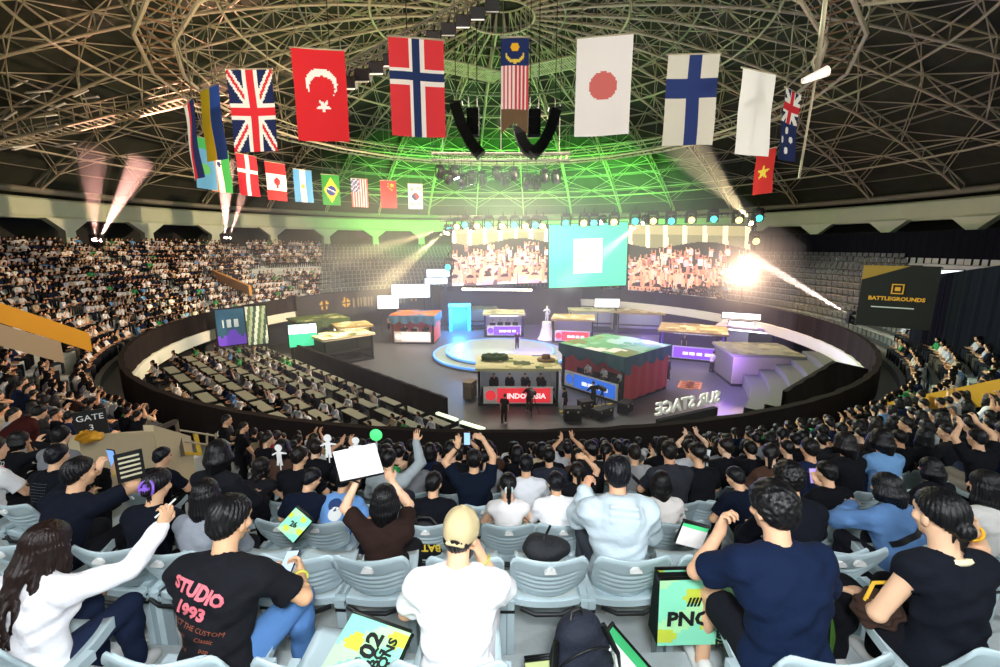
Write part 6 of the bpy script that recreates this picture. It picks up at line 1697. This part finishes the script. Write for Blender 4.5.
for dep, k, r, z, a, px, py in near_c:
    i = rr2.choice([0, 0, 1, 1, 2, 2, 3, 4, 4, 5, 5, 6, 6, 7, 8, 8, 9, 10, 10, 11, 11]); nm, tc, _ = pick_top()
    if a > .5 and rr2.random() < .10: nm, tc = rr2.choice([('green', '4aa564'), ('pale green', 'b4d4b8')])
    yaw = rr2.uniform(-8, 8); s = rr2.uniform(.93, 1.05)
    M = Matrix.Translation(pol(r, a, z)) @ Matrix.Rotation(a + math.radians(yaw), 4, 'Z') @ Matrix.Scale(s, 4)
    o = spawn(i, M, tc)
    best = None
    for key, lk in LMK.items():
        _, hk, ha, hx, hy, *_r = next(h for h in HERO if h[0] == key)
        dr = k - hk; ds = round((a - ha) * r / .52)
        c_ = abs(dr) * 1.3 + abs(ds)
        if best is None or c_ < best[0]: best = (c_, lk, dr, ds)
    _, lk, dr, ds = best
    rw = 'in the row of' if dr == 0 else '%s row%s %s' % (NUMW[min(20, abs(dr))], '' if abs(dr) == 1 else 's', 'beyond' if dr > 0 else 'behind')
    sw = 'straight ahead' if ds == 0 else '%s seat%s %s' % (NUMW[min(20, abs(ds))], '' if abs(ds) == 1 else 's', 'right' if ds > 0 else 'left')
    lab = '%s person in %s top, %s %s, %s' % (HAIRN[TPL[i][2]], nm, rw, lk, sw)
    tag(o, lab, 'person', 'spectators in the near stand')
    if dep < 7.5: put_seat(Matrix.Translation(pol(r, a, z)) @ Matrix.Rotation(a, 4, 'Z'), 'grey plastic seat of the %s' % lab.split(' row of ')[-1] if 0 else 'grey stadium seat mostly hidden by the spectator sitting in it', 'seats hidden by seated spectators')
for i, T in enumerate(TPL):
    if i not in USED:
        for c in list(T[0].children): bpy.data.objects.remove(c)
        bpy.data.objects.remove(T[0])

# presenter, crew and players on the arena floor
su = [0, 0]
def stander(i, M, topc, lab, legc='101114', group=None):
    o = STANDT[i]
    o = copy_tree(o, M) if su[i] else o
    o.matrix_basis = M; su[i] += 1; dress(o, topc, legc); return tag(o, lab, 'person', group)
def fl(px, py, yaw, z=0.): p = at_z(px, py, z); return Matrix.Translation(p) @ Matrix.Rotation(yaw, 4, 'Z')
stander(0, fl(517, 349, PI + .2, .55), '0e0f12', 'presenter in black standing alone on the round stage')
stander(1, fl(529, 411, .3), '0f1013', 'camera operator in black before the red INDONESIA sign')
stander(0, fl(504, 423, -.4), '121318', 'crew member in black walking below the red INDONESIA sign')
stander(0, fl(565, 415, 1.0), '191a1f', 'crew member in black between the red sign and blue sign')
stander(1, fl(593, 408, .2), '0f1013', 'camera operator in black before the blue sign')
stander(0, fl(668, 380, .8), '101116', 'crew member in black beside the red draped booth wall')
stander(0, fl(683, 352, PI), '0f1013', 'crew member in black standing before the purple sign')
stander(0, fl(711, 372, -1.2), 'e6e2dc', 'person in white top standing by the orange floor mats')
stander(0, fl(389, 330, -.5), 'd8a838', 'person in yellow vest left of the red and blue draped booth')
stander(0, fl(478, 322, 0), 'd85048', 'person in red standing left of the purple-signed booth')
# camera on a tripod for each operator
for px, py, lab in ((528, 413, 'broadcast camera on a tripod before the red sign'), (596, 409, 'broadcast camera on a tripod before the blue sign')):
    c = at_z(px, py); t = thing('broadcast_camera', lab, 'camera', c + Vector((.25, -.35, 0)), .3)
    mb = MB(); mb.box((0, 0, 1.45), (.22, .5, .25)); mb.box((0, -.3, 1.45), (.18, .14, .18)); obj('camera_body', mb, M_black, t)
    mb = MB(); mb.tube([(0, .25, 1.45), (0, .5, 1.45)], [.09, .11], 10); obj('lens', mb, M_dark, t)
    for i in range(3):
        b_ = 2 * PI * i / 3; mb = MB(); mb.tube([(0, 0, 1.3), (.45 * math.cos(b_), .45 * math.sin(b_), 0)], .03, 5); obj('leg', mb, M_black, t)
# white statue on its plinth
c = at_z(545, 336); c.y = min(c.y, 47.5)
t = thing('statue', 'white figure statue on a tall flared white plinth behind the round stage', 'statue', c)
mb = MB().lathe([(1.0, 0), (.8, .3), (.55, 1.2), (.5, 1.9), (.001, 1.9)], n=24, smooth=False); obj('plinth', mb, M_white, t)
J = skeleton(dict(stand=True, L=(-.24, .1, .9), R=(.2, .2, 1.3), hyaw=10)); link('figure', body_mesh(J, .02, 'figure'), t, Matrix.Translation((0, 0, 1.9)) @ Matrix.Rotation(PI, 4, 'Z')); 
f_ = [c_ for c_ in t.children if c_.name.startswith('figure')][0]; f_.data.materials.clear(); f_.data.materials.append(M_white)
# players in four booths: figures at desks with headsets and monitors
MONI = None
def monitor_mesh():
    t = thing('monitor', 'monitor', 'monitor')
    mb = MB(); mb.box((0, 0, .34), (.62, .04, .36)); obj('display', mb, M_dark, t)
    mb = MB(); mb.box((0, .02, .1), (.06, .04, .2)); mb.box((0, .02, .01), (.26, .2, .02)); obj('stand', mb, M_black, t)
    return t
HEADS = None
pl_n = 0
for b, n, lab in ((BO[0], 4, 'red INDONESIA sign'), (BO[1], 3, 'blue sign'), (BO[2], 3, 'white sign of the draped booth'), (BO[3], 4, 'purple sign')):
    M0 = b.matrix_basis if False else Matrix.Translation(b.location) @ Matrix.Rotation(b.rotation_euler[2], 4, 'Z')
    w = b.children[0].dimensions.x if b.children[0].dimensions.x > 1 else 4.4
    w = {0: 5.1, 1: 5.2, 2: 4.4, 3: 4.4}[BO.index(b)]
    for i in range(n):
        x = (i - (n - 1) / 2) * (w - 1.0) / n
        M = M0 @ Matrix.Translation((x, 1.55, .42)) @ Matrix.Rotation(PI, 4, 'Z')
        J = None
        o = copy_tree(TPL[0][0] if 0 in USED else o, M); dress(o, RC.choice(['15161c', 'e0e0e0', '2a2c40']))
        tag(o, 'player in %s seat behind the %s, facing the stage' % (['first', 'second', 'third', 'fourth'][i], lab), 'person', 'players in the booths')
        if MONI is None: MONI = monitor_mesh(); m_ = MONI
        else: m_ = copy_tree(MONI)
        m_.matrix_basis = M0 @ Matrix.Translation((x, .62, .98)); m_['label'] = 'dark monitor before the %s player at the %s' % (['first', 'second', 'third', 'fourth'][i], lab); m_['group'] = 'players monitors'
for b in BO:
    w = 4.0
    mb = MB(); mb.box((0, 1.6, 0), (3.2, .3, .06)); hh = 2.2
    o = obj('ceiling_light', mb, M_em('f4f6ff', 5), b); o.location = (0, 0, {0: 2.25, 1: 2.9, 2: 2.7}.get(BO.index(b), 2.15))

# everybody farther away: too many and too small to tell apart
V, F, Cc = [], [], []
def low_fig(r):
    mb = MB(); sk = r.choice(SKIN); tp = r.choice(['e8e2da', 'dcd6d0', 'c4bfb8', 'e9c9b8']) if r.random() < .2 else pick_top()[1]; hr = r.choice(HAIRC); lg = r.choice(['15171d', '1c1f28', '24262c', '4a4640'])
    ln = r.uniform(-.02, .14); hy = .06 + ln * .8
    mb.tube([(0, -.02, .44), (0, ln * .3, .66), (0, ln * .7, .88), (0, ln, 1.02)], [.17, .15, .17, .07], 7, 0, tp)
    mb.tube([(-.2, ln, .95), (.2, ln, .95)], .065, 6, 0, tp)
    mb.lathe([(.001, -.12), (.06, -.09), (.082, .0), (.07, .05), (.001, .06)], (0, hy + .02, 1.2), 7, col=sk, smooth=True)
    mb.lathe([(.088, -.03), (.094, .03), (.07, .10), (.001, .125)], (0, hy - .005, 1.2), 7, col=hr, smooth=True)
    mb.box((0, hy - .06, 1.18), (.15, .07, .14 if r.random() < .6 else .3), None, 0, hr)
    up = r.random() < .12
    for k in (-1, 1):
        e = (k * .26, .10 + ln, .72); h_ = (k * .10, .36, .72) if not up else (k * .14, .26, 1.25)
        mb.tube([(k * .2, ln, .95), e], [.055, .045], 5, 0, tp); mb.tube([e, h_], [.04, .03], 5, 0, sk)
        mb.tube([(k * .09, .0, .52), (k * .13, .42, .55), (k * .13, .40, .05)], [.085, .07, .05], 5, 0, lg)
    mb.box((0, -.2, .62), (.44, .05, .34), None, 0, '39424a')
    return mb
figs = [low_fig(rr2) for _ in range(36)]
big = MB()
def put_fig(M):
    f = rr2.choice(figs); o = len(big.v)
    big.v += [tuple(M @ Vector(p)) for p in f.v]; big.f += [[i + o for i in q] for q in f.f]; big.m += f.m; big.c += f.c; big.sm += f.sm
for dep, k, r, z, a, px, py in far_c:
    put_fig(Matrix.Translation(pol(r, a, z)) @ Matrix.Rotation(a + rr2.uniform(-.2, .2), 4, 'Z') @ Matrix.Scale(rr2.uniform(.92, 1.06), 4))
o = obj('crowd', big, M_crowd); tag(o, 'dense crowd of small seated spectators filling the curved left and right stands', 'crowd', None, 'stuff')
big = MB()
for q, z, px in TSEAT:
    if rr2.random() < (.92 if px < 340 else .6): put_fig(Matrix.Translation((q.x, q.y, z)) @ Matrix.Rotation(yaw_t + PI + rr2.uniform(-.3, .3), 4, 'Z'))
o = obj('crowd', big, M_crowd); tag(o, 'floor audience seated at the white tables on the dark terraces', 'crowd', None, 'stuff')
# empty seats of the unlit stands, dimness put into a darker seat colour
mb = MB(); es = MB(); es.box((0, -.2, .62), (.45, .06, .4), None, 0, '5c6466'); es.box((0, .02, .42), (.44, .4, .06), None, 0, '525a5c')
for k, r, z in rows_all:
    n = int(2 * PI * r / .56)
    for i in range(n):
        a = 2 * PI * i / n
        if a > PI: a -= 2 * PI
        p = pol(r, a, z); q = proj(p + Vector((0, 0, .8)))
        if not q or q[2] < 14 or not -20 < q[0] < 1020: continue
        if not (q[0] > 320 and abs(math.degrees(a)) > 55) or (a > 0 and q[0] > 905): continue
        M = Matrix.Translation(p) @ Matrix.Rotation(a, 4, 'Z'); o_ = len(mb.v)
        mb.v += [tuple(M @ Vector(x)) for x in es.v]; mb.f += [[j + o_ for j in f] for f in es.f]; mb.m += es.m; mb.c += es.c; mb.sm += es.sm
o = obj('empty_seats', mb, M_crowd); tag(o, 'rows of small empty grey seats toned dark for the dim far stands', 'seats', None, 'stuff')
print('CROWD', len(near_c), len(far_c), 'faces', len(big.f))
# ================================================================== LIGHT
w = bpy.data.worlds.new('world'); sc.world = w; w.use_nodes = True
w.node_tree.nodes['Background'].inputs[0].default_value = (.012, .013, .012, 1)
w.node_tree.nodes['Background'].inputs[1].default_value = 1.0
vs_ = sc.view_settings; vs_.view_transform = 'Standard'; vs_.look = 'None'; vs_.gamma = 1; vs_.exposure = 0
vs_.use_curve_mapping = False
# camera flash and house lights over the near stand
light('AREA', 'camera_flash', (0.1, -.35, 10.6), (0, 4, 8.4), 170, 'f6faff', size=.4)
for x in (-7, 7):
    light('AREA', 'house_light', (x, -3.5, 15.6), (x * .3, 6, 5.5), 3600, 'f6faff', size=3.0)
for x in (-9, 9):  # fill spots added to brighten the hanging flags
    light('SPOT', 'flag_fill', (x, 1.5, 13.8), (x * .2, 16, 16.2), 3600, 'fff4e6', spot_size=1.5, spot_blend=.8, shadow_soft_size=.4)
    light('SPOT', 'flag_fill', (x * 1.8, 8, 13.5), (x * 1.2, 19, 16.5), 2600, 'fff4e6', spot_size=1.2, spot_blend=.8, shadow_soft_size=.4)
# light rig over the stage
light('AREA', 'stage_wash', (0, 40, 21), (0, 42, 0), 12500, 'ffefda', size=12)
light('SPOT', 'green_wash', (0, 52, 11), (0, 42, 28), 12000, 'a4ff80', spot_size=2.7, spot_blend=1, shadow_soft_size=.5)
for x in (-9, 2, 13):
    light('SPOT', 'green_wash', (x, 57.5, 13), (x * 1.3, 68, 20), 26000, '6dff5a', spot_size=2.4, spot_blend=1, shadow_soft_size=.5)
light('SPOT', 'warm_uplight', (-5, 22, 7), (-12, 26, 27), 12000, 'ffdca0', spot_size=1.9, spot_blend=1, shadow_soft_size=.5)
light('SPOT', 'warm_uplight', (-8, 8, 8), (-14, 14, 24), 3000, 'ffdca0', spot_size=2.0, spot_blend=1, shadow_soft_size=.5)
light('SPOT', 'stand_light', (10, 38, 19), (-28, 42, 7), 60000, 'ffd9b0', spot_size=1.3, spot_blend=.8, shadow_soft_size=.3)
light('SPOT', 'stand_light', (-6, 30, 19), (22, 14, 6), 38000, 'e9ffe0', spot_size=1.2, spot_blend=.8, shadow_soft_size=.3)
light('SPOT', 'stand_light', (6, 24, 18.5), (-17, 14, 6), 20000, 'ffdfc0', spot_size=1.1, spot_blend=.8, shadow_soft_size=.3)  # extra spot added to brighten the near left crowd
# thin haze over the stage floor, lit by the rig
if HAZE:
    mb = MB().lathe([(.001, .2), (22.5, .2), (22.5, 10), (17, 14.5), (.001, 14.5)], n=48)
    o = obj('haze', mb, haze_mat('hall_haze', HAZE), None, Matrix.Translation((0, 40, 0))); tag(o, 'thin smoke haze hanging over the arena floor', 'haze', None, 'stuff')
